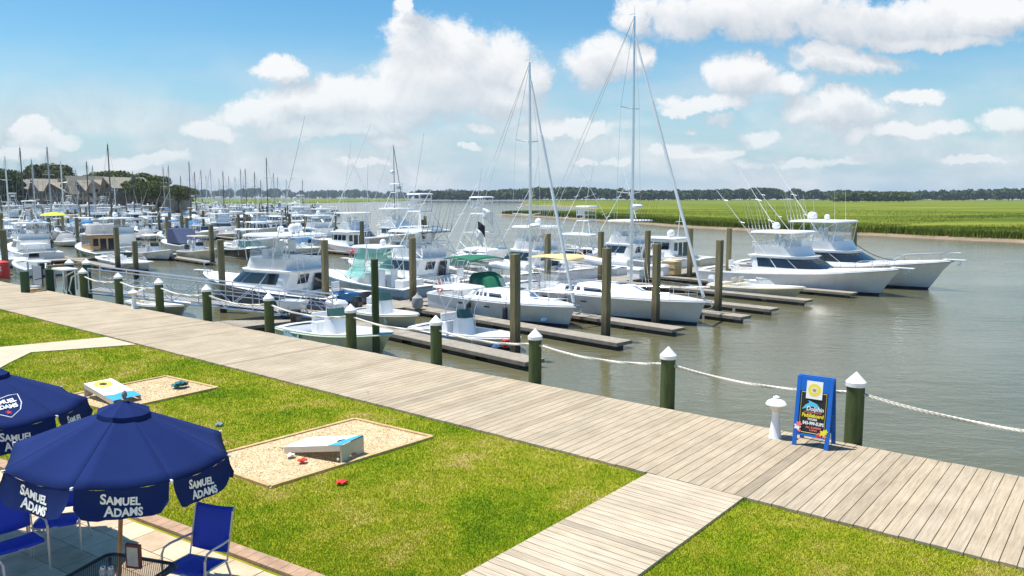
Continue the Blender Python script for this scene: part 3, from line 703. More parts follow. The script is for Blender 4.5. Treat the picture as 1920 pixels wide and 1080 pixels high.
def sportfisher(name, lab, hull, L=12.5, B=4.1, fs=.95, fb=1.7, tower=0, outr=7.5, riglean=.38, rigout=.22, group=None, glass=DARKG, roofz=3.95, house=(.30,.68), bridge='open', curtain=True, dome=1, hullc=WHITE, windshield_dark=True, struts=True, lo=False, toptower=True, sidewin=2):
    r = thing(name, lab, 'sport fishing boat', group=group)
    h, dk, bz = hull_shape(L, B, fs, fb, rake=L*.10, cock=(.03, house[0]-.01, .5))
    h.build('hull', hull, r, smooth=True); dk.build('deck', OFFW, r)
    x0, x1 = house[0]*L, house[1]*L; hw = B/2-.38; zf = fs+.0
    H = House([(zf, x0, x1+L*.04, hw), (zf+.42, x0, x1-.05, hw-.03), (zf+1.12, x0-.25, x1-L*.10, hw-.17), (zf+1.24, x0-.45, x1-L*.085, hw-.08)], .45)
    H.solid().build('cabin', WHITE, r, smooth=True)
    zb0, zb1 = zf+.50, zf+1.07
    for sgn in ((0,) if lo else (0, 1)):
        if sgn == 0:
            H.band(zb0, zb1, 2.6, 4.6, .012, taper0=.3).build('side_window', glass, r); H.band(zb0, zb1, 19.4, 21.6, .012, taper1=.3).build('side_window', glass, r)
            H.band(zb0, zb1, 4.75, 7.0, .012).build('side_window', glass, r); H.band(zb0, zb1, 17.0, 19.25, .012).build('side_window', glass, r)
    if windshield_dark: H.band(zb0, zb1, 7.1, 16.9, .012).build('windshield', glass, r)
    # cockpit bulkhead door and mezzanine
    zr = zf+1.24
    bx0, bx1 = x0+.15, x1-L*.12
    FB = House([(zr+.03, bx0, bx1, hw-.2), (zr+.62, bx0-.15, bx1-.35, hw-.15)], .4); FB.solid(crown=.0).build('flybridge', WHITE, r, smooth=True)
    zt = roofz
    if bridge != 'none':
        slab(bx0-.35, bx1-.1, hw-.05, zt, .09, .22, .07).build('hardtop', WHITE, r, smooth=True)
        mb = MB()
        for s in (-1, 1):
            for xa, xb in ((bx0-.1, bx0+.0), (bx0+.9, bx0+.8), (bx1-.75, bx1-.5)):
                mb.tube([(xa, s*(hw-.2), zr+.5), (xb, s*(hw-.25), zt-.08)], .026, 5)
            if struts:
                mb.tube([(bx0-.1, s*(hw-.2), zr+.6), (bx0+.8, s*(hw-.25), zt-.1)], .018, 4); mb.tube([(bx0+.8, s*(hw-.2), zr+.6), (bx1-.6, s*(hw-.25), zt-.1)], .018, 4)
        mb.tube([(bx0-.15, -(hw-.2), zr+.85), (bx0-.15, hw-.2, zr+.85)], .022, 4)
        mb.build('hardtop_frame', WPIPE, r)
        if curtain:
            C = House([(zr+.6, bx0+.6, bx1-.4, hw-.17), (zt-.1, bx0+.6, bx1-.6, hw-.24)], .4)
            C.band(zr+.62, zt-.12, 3.5, 20.5, .0).build('bridge_enclosure', CLEAR, r)
        if not lo:
            MB().box((bx1-1.15, 0, zr+.75), (.5, 1.1, .55)).build('helm_console', WHITE, r, bevel=.05)
            for s in (-.45, .45):
                mb = MB().box((bx1-1.95, s, zr+.95), (.5, .5, .12)); mb.box((bx1-2.18, s, zr+1.25), (.1, .5, .55)); mb.lathe((bx1-1.95, s, zr+.6), [(.06,0),(.06,.3)], 8); mb.build('helm_seat', WHITE, r, bevel=.03)
    else: zt = zr+.62
    if dome:
        dl = [(bx0+.6, .25, zt+.05, .27)] if dome == 1 else [(bx0+.35, .45, zt+.05, .28), (bx0+.9, -.45, zt+.05, .28), (bx0+1.7, 0, zt+.05, .2)]
        domes(r, dl)
    if outr: outriggers(r, bx0+.9, hw-.02, zr+.1, outr, riglean, rigout)
    if not lo:
        antennas(r, [(bx1-1, .9, zt, 2.4, -.05), (bx1-1, -.9, zt, 2.4, -.05), (bx0+1.2, -.9, zt, 1.8, -.1)])
        mb = MB().box((bx0-.5, 0, zf+.1), (.04, .01, .01))
        MB().poly([(x0-.02, -.3, fs-.35), (x0-.02, -.95, fs-.35), (x0-.27, -.95, zf+1.0), (x0-.27, -.3, zf+1.0)]).build('cabin_door', DARKG, r)
        MB().poly([(x0-.06-.012, .10, zf+.52), (x0-.06-.012, .86, zf+.52), (x0-.235-.012, .82, zf+1.02), (x0-.235-.012, .10, zf+1.02)]).build('aft_window', DARKG, r)
        mb = MB(); ladder(mb, (x0-.55, .7, fs-.4), (x0-.1, .7, zr+.6), .4, 7); mb.build('bridge_ladder', CHROME, r)
        mb = MB(); mb.lathe((x0*.45, 0, fs-.5), [(.12,0),(.08,.1),(.08,.55)], 10); mb.box((x0*.45, 0, fs+.12), (.6, .55, .12)); mb.box((x0*.45-.28, 0, fs+.42), (.1, .55, .5)); mb.box((x0*.45, .3, fs+.28), (.4,.06,.06)); mb.box((x0*.45, -.3, fs+.28), (.4,.06,.06)); mb.build('fighting_chair', WHITE, r, bevel=.02)
        bowrail(r, bz, L, house[1]+.02) ; pulpit(r, L, fb)
        for P_r in h.rail: MB().tube(P_r, .022, 5).build('rub_rail', CHROME, r)
        if zt > zr+.7:
            m_ = MB()
            for i in range(7): y_ = -(hw-.35)+2*(hw-.35)*i/6; m_.tube([(bx0-.38, y_, zt-.15), (bx0-.55, y_, zt+.35)], .022, 4); m_.tube([(bx0-.5, y_, zt+.3), (bx0-.95-.1*(i % 3), y_*1.05, zt+1.9+.2*(i % 2))], .011, 3, .004)
            m_.tube([(bx0-.38, -(hw-.3), zt-.1), (bx0-.38, hw-.3, zt-.1)], .02, 4); m_.build('rod_rack', BLACK if dome == 0 else WPIPE, r)
        MB().box((x0*.78, -.9, fs-.22), (.8,.5,.5)).build('bait_cooler', WHITE, r, bevel=.04)
        for sx_ in (-1, 1): MB().box((x0*.35, sx_*(B/2-.16), fs+.03), (.5,.2,.03)).build('covering_board', TEAK, r)
    if tower: tuna_tower(r, bx0-.7, bx1-.1, hw-.05, zr+.1, tower, roof=toptower)
    return r, bz
def express(name, lab, hull, L=9.5, B=3.2, fs=.85, fb=1.45, tower=0, top=True, topz=3.1, glass=GREENG, outr=6, arch=False, canvas=None, group=None, lo=False, rigout=.3, cabinmat=WHITE, curt=None):
    r = thing(name, lab, 'cruiser boat', group=group)
    h, dk, bz = hull_shape(L, B, fs, fb, rake=L*.11, cock=(.04, .50, .45)); h.build('hull', hull, r, smooth=True); dk.build('deck', OFFW, r)
    hw = B/2-.3
    H = House([(fs+.05, .46*L, .88*L, hw), (fs+.42, .46*L, .80*L, hw-.2)], .6); H.solid(crown=.08).build('trunk_cabin', cabinmat, r, smooth=True)
    Wd = House([(fs+.40, .34*L, .68*L, hw-.05), (fs+1.05, .34*L, .60*L, hw-.28)], .5)
    Wd.band(fs+.42, fs+1.05, 3.3, 7.8, 0).build('windshield', glass, r); Wd.band(fs+.42, fs+1.05, 16.2, 20.7, 0).build('windshield', glass, r); Wd.band(fs+.42, fs+1.05, 8.0, 16.0, 0).build('windshield', glass, r)
    mb = MB(); rr = Wd.ring(fs+1.05); mb.tube(rr[3:22], .03, 5)
    for i in (3, 8, 16, 21): a = Wd.ring(fs+.4); mb.tube([a[i], rr[i]], .026, 4)
    mb.build('windshield_frame', WPIPE, r)
    if top:
        slab(.26*L, .58*L, hw-.2, topz, .07, .25, .06).build('hardtop', canvas or WHITE, r, smooth=True)
        mb = MB()
        for s in (-1, 1):
            for xa, xb in ((.30, .30), (.42, .40), (.55, .50)): mb.tube([(xa*L, s*(hw-.1), fs+.1), (xb*L, s*(hw-.35), topz-.06)], .028, 5)
            mb.tube([(.30*L, s*(hw-.1), fs+.2), (.40*L, s*(hw-.35), topz-.1)], .02, 4)
        mb.tube([(.40*L, -(hw-.35), topz-.05), (.40*L, hw-.35, topz-.05)], .02, 4); mb.tube([(.30*L, -(hw-.35), topz-.05), (.30*L, hw-.35, topz-.05)], .02, 4)
        mb.build('top_frame', WPIPE, r)
        if curt: House([(fs+1.0, .36*L, .60*L, hw-.25), (topz-.08, .36*L, .52*L, hw-.35)], .5).band(fs+1.02, topz-.1, 3.2, 20.8, 0).build('side_curtain', curt, r)
        if not lo: domes(r, [(.36*L, 0, topz+.03, .2)]); antennas(r, [(.4*L, .8, topz, 2.2, -.08), (.4*L, -.8, topz, 2.2, -.08)])
    if outr: outriggers(r, .40*L, hw-.3, topz-.9 if top else fs+.6, outr, .40, rigout)
    MB().box((.47*L-.35, .35, fs+.2), (.5, 1.0, .9)).build('helm_console', WHITE, r, bevel=.05)
    for s in (-.5, .5): MB().box((.34*L, s, fs+.15), (.5, .5, .75)).box((.34*L-.2, s, fs+.65), (.12, .5, .5)).build('seat', WHITE, r, bevel=.04)
    if not lo: bowrail(r, bz, L, .52)
    if tower: tuna_tower(r, .22*L, .56*L, hw-.1, fs+.2, tower)
    return r, bz
def outboard(r, x, y, z, mat=BLACK, s=1.0):
    mb = MB(); H = House([(z, x-.42*s, x+.02, .16*s), (z+.3*s, x-.46*s, x+.06*s, .19*s), (z+.55*s, x-.40*s, x-.02*s, .15*s)], .4)
    mb.loft([[(p[0], p[1]+y, p[2]) for p in H.ring(q)] for q in (z, z+.3*s, z+.55*s)]); mb.box((x-.16*s, y, z-.35*s), (.2*s, .12*s, .75*s)); mb.box((x-.24*s, y, z-.75*s), (.42*s, .07*s, .14*s))
    mb.build('outboard_motor', mat, r, smooth=False)
def center_console(name, lab, hull, L=7, B=2.5, fs=.6, fb=1.1, top=True, topz=2.35, rods=6, motors=1, canvas=None, group=None, lo=False, rake=.7, motor_mat=BLACK, cat='motorboat'):
    r = thing(name, lab, cat, group=group)
    h, dk, bz = hull_shape(L, B, fs, fb, rake=rake, cock=(.06, .68, .32)); h.build('hull', hull, r, smooth=True); dk.build('deck', WHITE, r)
    zf = fs-.32
    C = House([(zf, .38*L, .52*L, .42), (zf+.95, .39*L, .49*L, .36)], .5); C.solid(crown=.02).build('console', WHITE, r, smooth=True)
    House([(zf+.95, .40*L, .50*L, .36), (zf+1.3, .40*L, .46*L, .33)], .5).band(zf+.95, zf+1.3, 4.5, 19.5).build('windshield', GREENG if not lo else DARKG, r)
    MB().box((.30*L, 0, zf+.35), (.5, .9, .7)).box((.30*L-.2, 0, zf+.85), (.1, .85, .35)).build('leaning_post', WHITE, r, bevel=.04)
    if top:
        slab(.24*L, .56*L, .80, topz, .05, .25, .04).build('t_top', canvas or WHITE, r, smooth=True); mb = MB()
        for s in (-1, 1):
            mb.tube([(.36*L, s*.5, zf), (.34*L, s*.52, zf+1.3), (.27*L, s*.68, topz-.05)], .024, 5); mb.tube([(.47*L, s*.48, zf), (.45*L, s*.5, zf+1.2), (.52*L, s*.66, topz-.05)], .024, 5)
            mb.tube([(.35*L, s*.5, zf+.9), (.46*L, s*.49, zf+.9)], .018, 4); mb.tube([(.34*L, s*.52, zf+1.3), (.48*L, s*.6, topz-.07)], .018, 4)
        mb.build('t_top_frame', WPIPE, r)
        if rods:
            mb = MB()
            for i in range(rods): y = -.6+1.2*i/(rods-1); mb.tube([(.24*L, y, topz-.05), (.24*L-.12, y, topz+.25)], .022, 4)
            mb.build('rod_holders', WPIPE, r)
    for k in range(motors): outboard(r, -.05, (k-(motors-1)/2)*.55, fs+.02, motor_mat)
    return r, bz
def sailboat(name, lab, hull, L=11, B=3.5, mast=14.5, fs=1.0, fb=1.05, mx=.60, furl=True, bimini=None, dodger=None, boff=0, bdz=0, doff=0, group=None, lo=False, rake=.5, boomcover=WHITE, mastmat=ALU, bare=False, backx=0, radome=True, mastx_only=False):
    r = thing(name, lab, 'sailboat', group=group)
    h, dk, bz = hull_shape(L, B, fs, fb, rake=rake, full=.30, cock=(.04, .30, .4), n=16); h.build('hull', hull, r, smooth=True); dk.build('deck', WHITE, r)
    H = House([(fs+.03, .29*L, .72*L, B*.34), (fs+.42, .31*L, .66*L, B*.29)], .55); H.solid(crown=.07).build('coachroof', WHITE, r, smooth=True)
    if not lo:
        for (a, b) in ((3.2, 3.7), (4.0, 4.5), (4.9, 5.4), (6.0, 7.5)):
            H.band(fs+.14, fs+.31, a, b, .012).build('portlight', DARKG, r); H.band(fs+.14, fs+.31, 24-b, 24-a, .012).build('portlight', DARKG, r)
        for x in (.3, .52, .68): MB().box((x*L, -B*.493+.0, fs*.72), (.36, .03, .07)).build('hull_portlight', DARKG, r) if x < .6 else None
        MB().box((.60*L, 0, fs+.56), (.5,.5,.04)).build('deck_hatch', DARKG, r, bevel=.01)
    xm = mx*L; zb = fs+.4
    m = MB(); m.tube([(xm,0,zb),(xm-.02,0,mast*.6),(xm-.08,0,mast)], .085 if not lo else .125, 8, .05 if not lo else .09); m.tube([(xm-.08,0,mast),(xm-.08,0,mast+.5)], .01, 4); m.box((xm-.2,0,mast+.12), (.35,.02,.02))
    mo = m.build('mast', mastmat, r, smooth=True)
    for z, w in ((.42, .95), (.70, .75)):
        zz = mast*z; MB().tube([(xm-.25,-w,zz+.08),(xm,0,zz),(xm-.25,w,zz+.08)], .025, 4).build('spreader', mastmat, mo)
    m = MB(); rr = .010 if not lo else .012
    for s in (-1, 1):
        m.tube([(xm-.15,s*(B/2-.1),fs),(xm-.25,s*.95,mast*.42+.08),(xm-.25,s*.75,mast*.70+.08),(xm-.08,0,mast-.1)], rr, 4)
        m.tube([(xm-.3,s*(B/2-.1),fs),(xm,0,mast*.42)], rr, 4)
    m.tube([(xm-.08,0,mast),(.15,.35,fs)], rr, 4)
    m.tube([(xm-.08,0,mast),(.15,-.35,fs)], rr, 4)
    m.build('rigging', CHROME if not lo else GREYC, r)
    if furl:
        p0 = Vector((L-.15,0,fb+.15)); p1 = Vector((xm,0,mast*.93)); m = MB(); P = [p0+(p1-p0)*i/8 for i in range(9)]
        for i in range(8): m.tube([P[i], P[i+1]], .075 if i < 6 else .05, 7)
        m.build('furled_headsail', WHITE, r, smooth=True)
    if not bare:
        m = MB(); m.tube([(xm-.15,0,fs+1.45),(.20*L,0,fs+1.5)], .07, 6); bo = m.build('boom', mastmat, r)
        m = MB(); P = [(xm-.2-i*(xm-.22*L)/8, 0, fs+1.62+.04*sin(i*2)) for i in range(9)]; m.tube(P, .16, 8, .10); m.build('sail_cover', boomcover, bo, smooth=True)
    if radome and not lo: MB().lathe((xm+.3,0,mast*.37), [(.1,0),(.26,.03),(.27,.13),(.2,.2)], 12).tube([(xm,0,mast*.37-.02),(xm+.35,0,mast*.37-.02)], .03, 5).build('radar', WHITE, mo, smooth=True)
    if bimini:
        x0, x1, z = (.02+boff)*L, (.27+boff)*L, fs+2.0+bdz; rings = []
        for i in range(7):
            t = i/6; x = x0+(x1-x0)*t; zc = z+.10*sin(pi*t); rings.append([(x, y, zc-.10*(y/(B*.36))**2) for y in [B*.36*(-1+j/3) for j in range(7)]])
        m = MB(); m.loft(rings, False, False, closed=False); o = m.build('bimini', bimini, r, smooth=True); sm = o.modifiers.new('s','SOLIDIFY'); sm.thickness = .03
        m = MB()
        for x in (x0+.1, (x0+x1)/2, x1-.1):
            m.tube([((x0+x1)/2+(x-(x0+x1)/2)*.2, -B*.4, fs+.1), (x, -B*.36, z-.1), (x, B*.36, z-.1), ((x0+x1)/2+(x-(x0+x1)/2)*.2, B*.4, fs+.1)], .02, 4)
        m.build('bimini_frame', CHROME, r)
    if dodger:
        x0, x1 = (.28+doff)*L, (.36+doff)*L; D_ = House([(fs+.35, x0-.3, x1+.35, B*.30), (fs+.95, x0-.3, x1+.05, B*.27), (fs+1.15, x0-.25, x1-.35, B*.2)], .5)
        D_.solid(crown=.03).build('dodger', dodger, r, smooth=True); D_.band(fs+.5, fs+.9, 7.5, 11.4, .015).build('dodger_window', CLEAR, r); D_.band(fs+.5, fs+.9, 3.2, 7.2, .015).build('dodger_window', DARKG, r); D_.band(fs+.5, fs+.9, 16.8, 20.8, .015).build('dodger_window', DARKG, r)
    if not lo:
        m = MB()
        for s in (-1, 1):
            P = []; Q = []
            for i in range(11):
                x = L*(.05+.92*i/10); bb, z = bz(x); y = s*max(.08, bb-.05); P.append((x,y,z+.62)); Q.append((x,y,z+.32)); m.tube([(x,y,z),(x,y,z+.62)], .012, 4)
            m.tube(P, .008, 4); m.tube(Q, .007, 4)
        m.tube([(L*.9, .45, fb+.6), (L+.15,0,fb+.66), (L*.9,-.45,fb+.6)], .018, 5); m.build('lifelines', CHROME, r)
        m = MB(); m.tube([(L-.1,0,fb+.05),(L+.25,0,fb+.02),(L+.3,0,fb-.25),(L+.1,.12,fb-.35),(L+.1,-.12,fb-.35)], .035, 5); m.build('anchor', CHROME, r)
        MB().lathe((.08*L, 0, fs+.35), [(.5,0),(.5,.02)], 20) 
        m = MB(); P = [(.10*L, .42*cos(2*pi*i/16), fs+.45+.42*sin(2*pi*i/16)) for i in range(17)]; m.tube(P, .02, 5, cap=False); m.tube([(.10*L,-.42,fs+.45),(.10*L,.42,fs+.45)], .012, 4); m.tube([(.12*L,0,fs-.3),(.12*L,0,fs+.6)], .08, 8); m.build('steering_wheel', CHROME, r)
    return r, bz
def trawler(name, lab, hull, L=10.5, B=3.5, group=None, wood=True, lo=False):
    r = thing(name, lab, 'pilothouse boat', group=group)
    h, dk, bz = hull_shape(L, B, .85, 1.5, rake=.8, cock=(.03,.26,.4)); h.build('hull', hull, r, smooth=True); dk.build('deck', OFFW, r)
    H = House([(.9, .28*L, .66*L, B*.37), (2.35, .28*L, .63*L, B*.34)], .2); H.solid(crown=.06).build('cabin', TEAK if wood else WHITE, r)
    for a, b in ((2.2,3.3),(3.5,4.5),(4.7,5.8),(6.1,6.9),(17.1,17.9),(18.2,19.3),(19.5,20.5),(20.7,21.8)): H.band(1.5, 2.1, a, b, .012).build('side_window', DARKG, r)
    for a, b in ((7.2,9.6),(9.9,14.1),(14.4,16.8)): H.band(1.5, 2.1, a, b, .012).build('windshield', DARKG, r)
    for y0, y1, z0, z1 in ((-.95,-.25,.95,2.1),(-.1,.45,.95,2.1),(.6,1.05,1.4,2.1)): MB().poly([(.28*L-.012,y0,z0),(.28*L-.012,y1,z0),(.28*L-.012,y1,z1),(.28*L-.012,y0,z1)]).build('aft_opening', DARKG, r)
    slab(.24*L, .66*L, B*.40, 2.48, .07, .2, .04).build('cabin_roof', WHITE if not wood else GREYC, r)
    if wood:
        H.band(.95, 2.2, 24, 24.9, .012) ; C = House([(2.5, .30*L, .58*L, B*.34), (3.3, .34*L, .54*L, B*.30)], .5); C.solid(crown=.15).build('bridge_cover', GREYC, r, smooth=True)
    m = MB().tube([(.32*L,0,2.5),(.30*L,0,4.6)], .05, 6, .03); m.tube([(.31*L,-.5,3.9),(.31*L,.5,3.9)], .02, 4); m.build('mast', WHITE, r)
    if not lo: bowrail(r, bz, L, .35)
    return r, bz
def runabout(name, lab, hull, L=6.2, B=2.2, canvas=None, group=None, lo=False, fs=.55, fb=.8):
    r = thing(name, lab, 'motorboat', group=group)
    h, dk, bz = hull_shape(L, B, fs, fb, rake=.8, cock=(.05,.55,.38)); h.build('hull', hull, r, smooth=True); dk.build('deck', OFFW, r)
    Wd = House([(fs+.06, .38*L, .66*L, B*.40), (fs+.48, .36*L, .58*L, B*.34)], .5); Wd.band(fs+.06, fs+.46, 3.5, 20.5, 0).build('windshield', CLEAR, r)
    m = MB(); m.tube(Wd.ring(fs+.47)[3:22], .016, 4); m.build('windshield_frame', CHROME, r)
    if canvas:
        C = House([(fs+.02, .06*L, .62*L, B*.45), (fs+.5, .1*L, .56*L, B*.38), (fs+.9, .2*L, .50*L, B*.30)], .4); C.solid(crown=.1).build('boat_cover', canvas, r, smooth=True)
    else:
        for s in (-.45, .45): MB().box((.30*L, s, fs), (.5,.5,.35)).box((.30*L-.22, s, fs+.28), (.1,.5,.45)).build('seat', CREAM if not lo else WHITE, r, bevel=.04)
        MB().box((.09*L, 0, fs-.05), (.55, B*.7, .35)).build('bench', CREAM, r, bevel=.05)
    outboard(r, -.05, 0, fs, BLACK if canvas else WHITE, .9)
    return r, bz
def put(r, a, b, bowright=True, dz=0, s=1.0, yaw=0):
    """put a boat with its transom at dock coordinates a, b"""
    r.location = D(a, b, W+dz); r.rotation_euler = (0, 0, RZ_F + (0 if bowright else pi) + yaw); r.scale = (s, s, s); return r
HW = hullmat('hull_white', (.84,.85,.86), (.03,.04,.07), (.05,.07,.13))
HGREY = hullmat('hull_pale_grey', (.66,.70,.74), (.03,.05,.09), (.04,.07,.13))  # white sailboat hulls, their bluish shade put into the base colour
HNAVY = hullmat('hull_navy', (.030,.045,.10), (.04,.03,.03), (.5,.5,.5))
HBLACK = hullmat('hull_black', (.02,.024,.03), (.05,.02,.02), (.55,.55,.55))
HCREAM = hullmat('hull_cream', (.76,.70,.55), (.04,.05,.06))
HSEA = hullmat('hull_seafoam', (.62,.72,.56), (.40,.50,.40), (.75,.80,.72))
HTEAL = hullmat('hull_blue_grey', (.16,.30,.40), (.03,.04,.06), (.7,.7,.7))
HBLUE = hullmat('hull_light_blue', (.42,.58,.72), (.03,.04,.06), (.7,.7,.7))
HGREEN = hullmat('hull_green', (.03,.12,.07), (.05,.03,.03), (.6,.6,.6))
# ================================================================ posts, docks, piles
pilem = woodmat('pile_wood', [(.14,.115,.055), (.27,.225,.12), (.36,.30,.17)], (6,6,.5), 0, .85, .05, .5)
# weathering by height: wet, barnacled foot
def wetfoot(m, z0, z1, dark):
    nt = m.node_tree; b = nt.nodes['Principled BSDF']; src = b.inputs['Base Color'].links[0].from_socket
    g = N(nt, 'ShaderNodeNewGeometry'); sp = N(nt, 'ShaderNodeSeparateXYZ'); nt.links.new(g.outputs['Position'], sp.inputs[0])
    nn = nm(nt, 'MULTIPLY_ADD', noise(nt, g.outputs['Position'], 2.2, 4), 1.1, -.55)
    mr = N(nt, 'ShaderNodeMapRange'); mr.inputs[1].default_value = z1; mr.inputs[2].default_value = z0; nt.links.new(nm(nt, 'ADD', sp.outputs[2], nn), mr.inputs[0])
    nt.links.new(mixc(nt, mr.outputs[0], src, dark), b.inputs['Base Color'])
wetfoot(pilem, W+.3, W+1.5, (.045,.04,.028))
greenpost = woodmat('green_post_wood', [(.05,.07,.025), (.085,.115,.04), (.13,.15,.06)], (7,7,.6), 0, .85, .05, .6)
wetfoot(greenpost, W+.1, W+.9, (.035,.05,.03))
greenpaint = woodmat('green_stained_timber', [(.035,.075,.04), (.05,.105,.055), (.07,.13,.07)], (4,4,.6), 0, .8, .1, .4)
CAPW = paint('white_cap', (.88,.88,.87), .35, .05, 3)
POSTU = [-3.74,-7.40,-10.85,-14.10,-17.55,-21.65,-25.45,-28.9,-32.3,-35.7]
VPOST = 14.12
plab = {0:'green round post right of the blue easel sign, rope on both sides', 1:'green round post left of the white lamp and the blue easel sign', 2:'white capped green post in front of the end pile of the nearest finger dock', 3:'white capped green post in front of the finger dock with fenders',
 4:'green post in front of the pale green boat with a banner', 5:'green post in front of the small green float by the ramp foot', 6:'green post just left of the tall dark pile by the ramp', 7:'green post right of the farther white bollard lamp', 8:'green post left of the farther white bollard lamp', 9:'green post at the right end of the fish cleaning station'}
for i, u in enumerate(POSTU):
    c = UV(u, VPOST, 0); p = thing('boardwalk_post', plab[i], 'post', (c.x, c.y, W-1.5), 0, 'white capped posts along the boardwalk')
    MB().lathe((0,0,0), [(.158,0),(.154,1.7-W-.7),(.150, 1.04-W+1.5)], 18).build('post', greenpost, p, smooth=True)
    MB().lathe((0,0,1.01-W+1.5), [(.172,0),(.172,.075),(.01,.25)], 20).build('cap', CAPW, p, smooth=True)
# swagged rope between posts
m, nt, b = new_mat('twisted_rope'); tcn = N(nt, 'ShaderNodeTexCoord'); wv_ = N(nt, 'ShaderNodeTexWave', wave_type='BANDS', bands_direction='DIAGONAL'); wv_.inputs['Scale'].default_value = 4.5
nt.links.new(tcn.outputs['Object'], wv_.inputs['Vector']); nt.links.new(ramp(nt, wv_.outputs['Fac'], [(.15, (.42,.40,.33)), (.5, (.80,.77,.68))]), b.inputs['Base Color']); b.inputs['Roughness'].default_value = .9
bump(nt, b, wv_.outputs['Fac'], .8, .02); ROPEM = m
UU = [1.1] + POSTU
for i in range(len(UU)-1):
    a, c = UU[i], UU[i+1]; sag = .15*((a-c)/3.6)**1.3; A = UV(a, VPOST-.0, .90); C_ = UV(c, VPOST, .90); P = []
    for k in range(25):
        t = k/24; q = A+(C_-A)*t; q.z -= sag*4*t*(1-t); P.append(q)
    o = A.copy(); nseg = int((a-c)/.022); rings = []; dirv = (C_-A).normalized(); side = Vector((-dirv.y, dirv.x, 0)); tot = (C_-A).length
    for k in range(nseg+1):
        t = k/nseg; q = A+(C_-A)*t - o; q.z -= sag*4*t*(1-t); tw = t*tot*2*pi/.26; rings.append([tuple(q + (side*cos(h*pi/6)+Vector((0,0,1))*sin(h*pi/6))*(.021+.011*abs(cos(1.5*(h*pi/6-tw))))) for h in range(12)])
    mb = MB().loft(rings)
    names = ['right of the easel sign post, running out of the picture', 'behind the blue easel sign']
    lab = ('thick white rope swag ' + names[i]) if i < 2 else f'thick white rope swag between boardwalk posts, {ordinal(len(UU)-2-i, len(UU)-1)} of the swags'
    r = mb.build('rope', ROPEM, smooth=False, loc=o); tag(r, lab, 'rope', 'rope swags along the boardwalk')

floatwood = woodmat('dock_planks', [(.16,.13,.10), (.30,.26,.21), (.42,.37,.30)], (1, 9, 1), -RZ_F+pi/2, .85, .35, .35)
fl_side = paint('dock_fascia', (.24,.21,.17), .85, .35, 3, bmp=.3)
ZD = -1.38
def float_dock(name, lab, a, b0, b1, w=1.15, along='b', group=None, cat='dock', z=ZD, green=False):
    """floating dock: planks across, fascia boards, dark floats"""
    mid = (b0+b1)/2; ln = abs(b1-b0)
    if along == 'b': c = D(a, mid); rz = RZ_F
    else: c = D(mid, a); rz = atan2(PY, PX)
    r = thing(name, lab, cat, (c.x, c.y, z), rz, group)
    mb = MB(); x = -ln/2
    while x < ln/2-.02:
        mb.box((x+.07, 0, -.02), (.128, w-.06, .035)); x += .14
    mb.build('planks', greenpaint if green else floatwood_local, r)
    mb = MB()
    for s in (-1, 1): mb.box((0, s*(w/2-.012), -.075), (ln+.1, .055, .14))
    mb.box((ln/2+.03, 0, -.075), (.05, w+.02, .135)); mb.build('fascia', fl_side, r)
    mb = MB(); k = max(2, int(ln/2.2))
    for i in range(k): mb.box((-ln/2+ln*(i+.5)/k, 0, -.28), (ln/k*.72, w-.12, .30))
    mb.build('float', BLACK, r)
    return r
floatwood_local = woodmat('dock_planks_local', [(.22,.19,.15), (.42,.375,.31), (.54,.49,.42)], (9, 1, 1), 0, .85, .35, .35)
PB = -33.6
float_dock('main_pier', 'long floating pier running away from the ramp between the two rows of boats', PB, 12.6, 66, 2.3, 'a', cat='pier')
fing = [(18.6,-18.6,'nearest finger dock with white fenders and a red can on its end'), (23.7,-18.6,'finger dock between the white skiff and the sailboat with green canopy'), (27.9,-18.9,'finger dock between the two sailboats'), (33.2,-18.6,'finger dock just beyond the sailboat with tan canopy'), (36.6,-18.9,'short finger dock with a thick square end, two docks before the runabout'), (41.2,-19.2,'finger dock in front of the cream runabout'), (46.3,-18.8,'finger dock between the cream runabout and the big sport fishing boats'), (51.9,-20.5,'farthest right finger dock, between the two big sport fishing boats')]
for a, be, lab in fing: float_dock('finger_dock', lab, a+.55, PB+1.2, be, .95, 'b', 'finger docks on the right of the main pier')
for i, a in enumerate((19.4, 24.6, 29.0, 33.5, 38.5, 43.5, 48.8, 54.0, 59.0)):
    float_dock('finger_dock', f'finger dock left of the main pier, {ordinal(i, 9)} of that side', a, -44.5, PB-1.2, 1.0, 'b', 'finger docks on the left of the main pier')
def pile(name, lab, x, y, top, w=.29, rnd=False, group='square timber piles standing in the marina', base=W-2.5, mat=None):
    r = MB()
    if rnd: r.lathe((0,0,0), [(w/2*1.08,0),(w/2,top-base),(w/2*.8,top-base+.03)], 12)
    else:
        r.box((0,0,(top-base)/2), (w,w,top-base), RZ_F+.0)
    o = r.build(name, mat or pilem, loc=(x,y,base), bevel=0 if rnd else .02); return tag(o, lab, 'pile', group)
def pile_px(px, ytop, lab, top=2.1, w=.29, rnd=False, **k):
    p = G(px, ytop, top); return pile('pile', lab, p.x, p.y, top, w, rnd, **k)
for a in ((966,476,'square pile on the end of the nearest finger dock, tallest and thickest in view', 2.25), (1138,465,'square pile at the end of the dock in front of the tan canopy sailboat', 2.22), (1232,457,'square pile in front of the bow half of the sailboat with tan canopy', 2.2),
 (1350,450,'square pile right of the sailboat bow, beside the short finger dock', 2.16), (608,450,'thick square pile between the sport fishing boat stern and the teal boat'), (773,446,'square pile in front of the fishing boat with the black topped tower'),
 (1127,434,'square pile behind the tan canopy sailboat'), (1215,432,'square pile just right of the tall sailboat mast'), (1295,428,'square pile in front of the cream pilothouse boat'), (1368,428,'square pile left of the stern of the nearest big sport fishing boat'),
 (1027,438,'lone square pile in open water behind the nearer sailboat mast'), (797,405,'far slim pile in open water left of the black topped tower')): pile_px(*a)
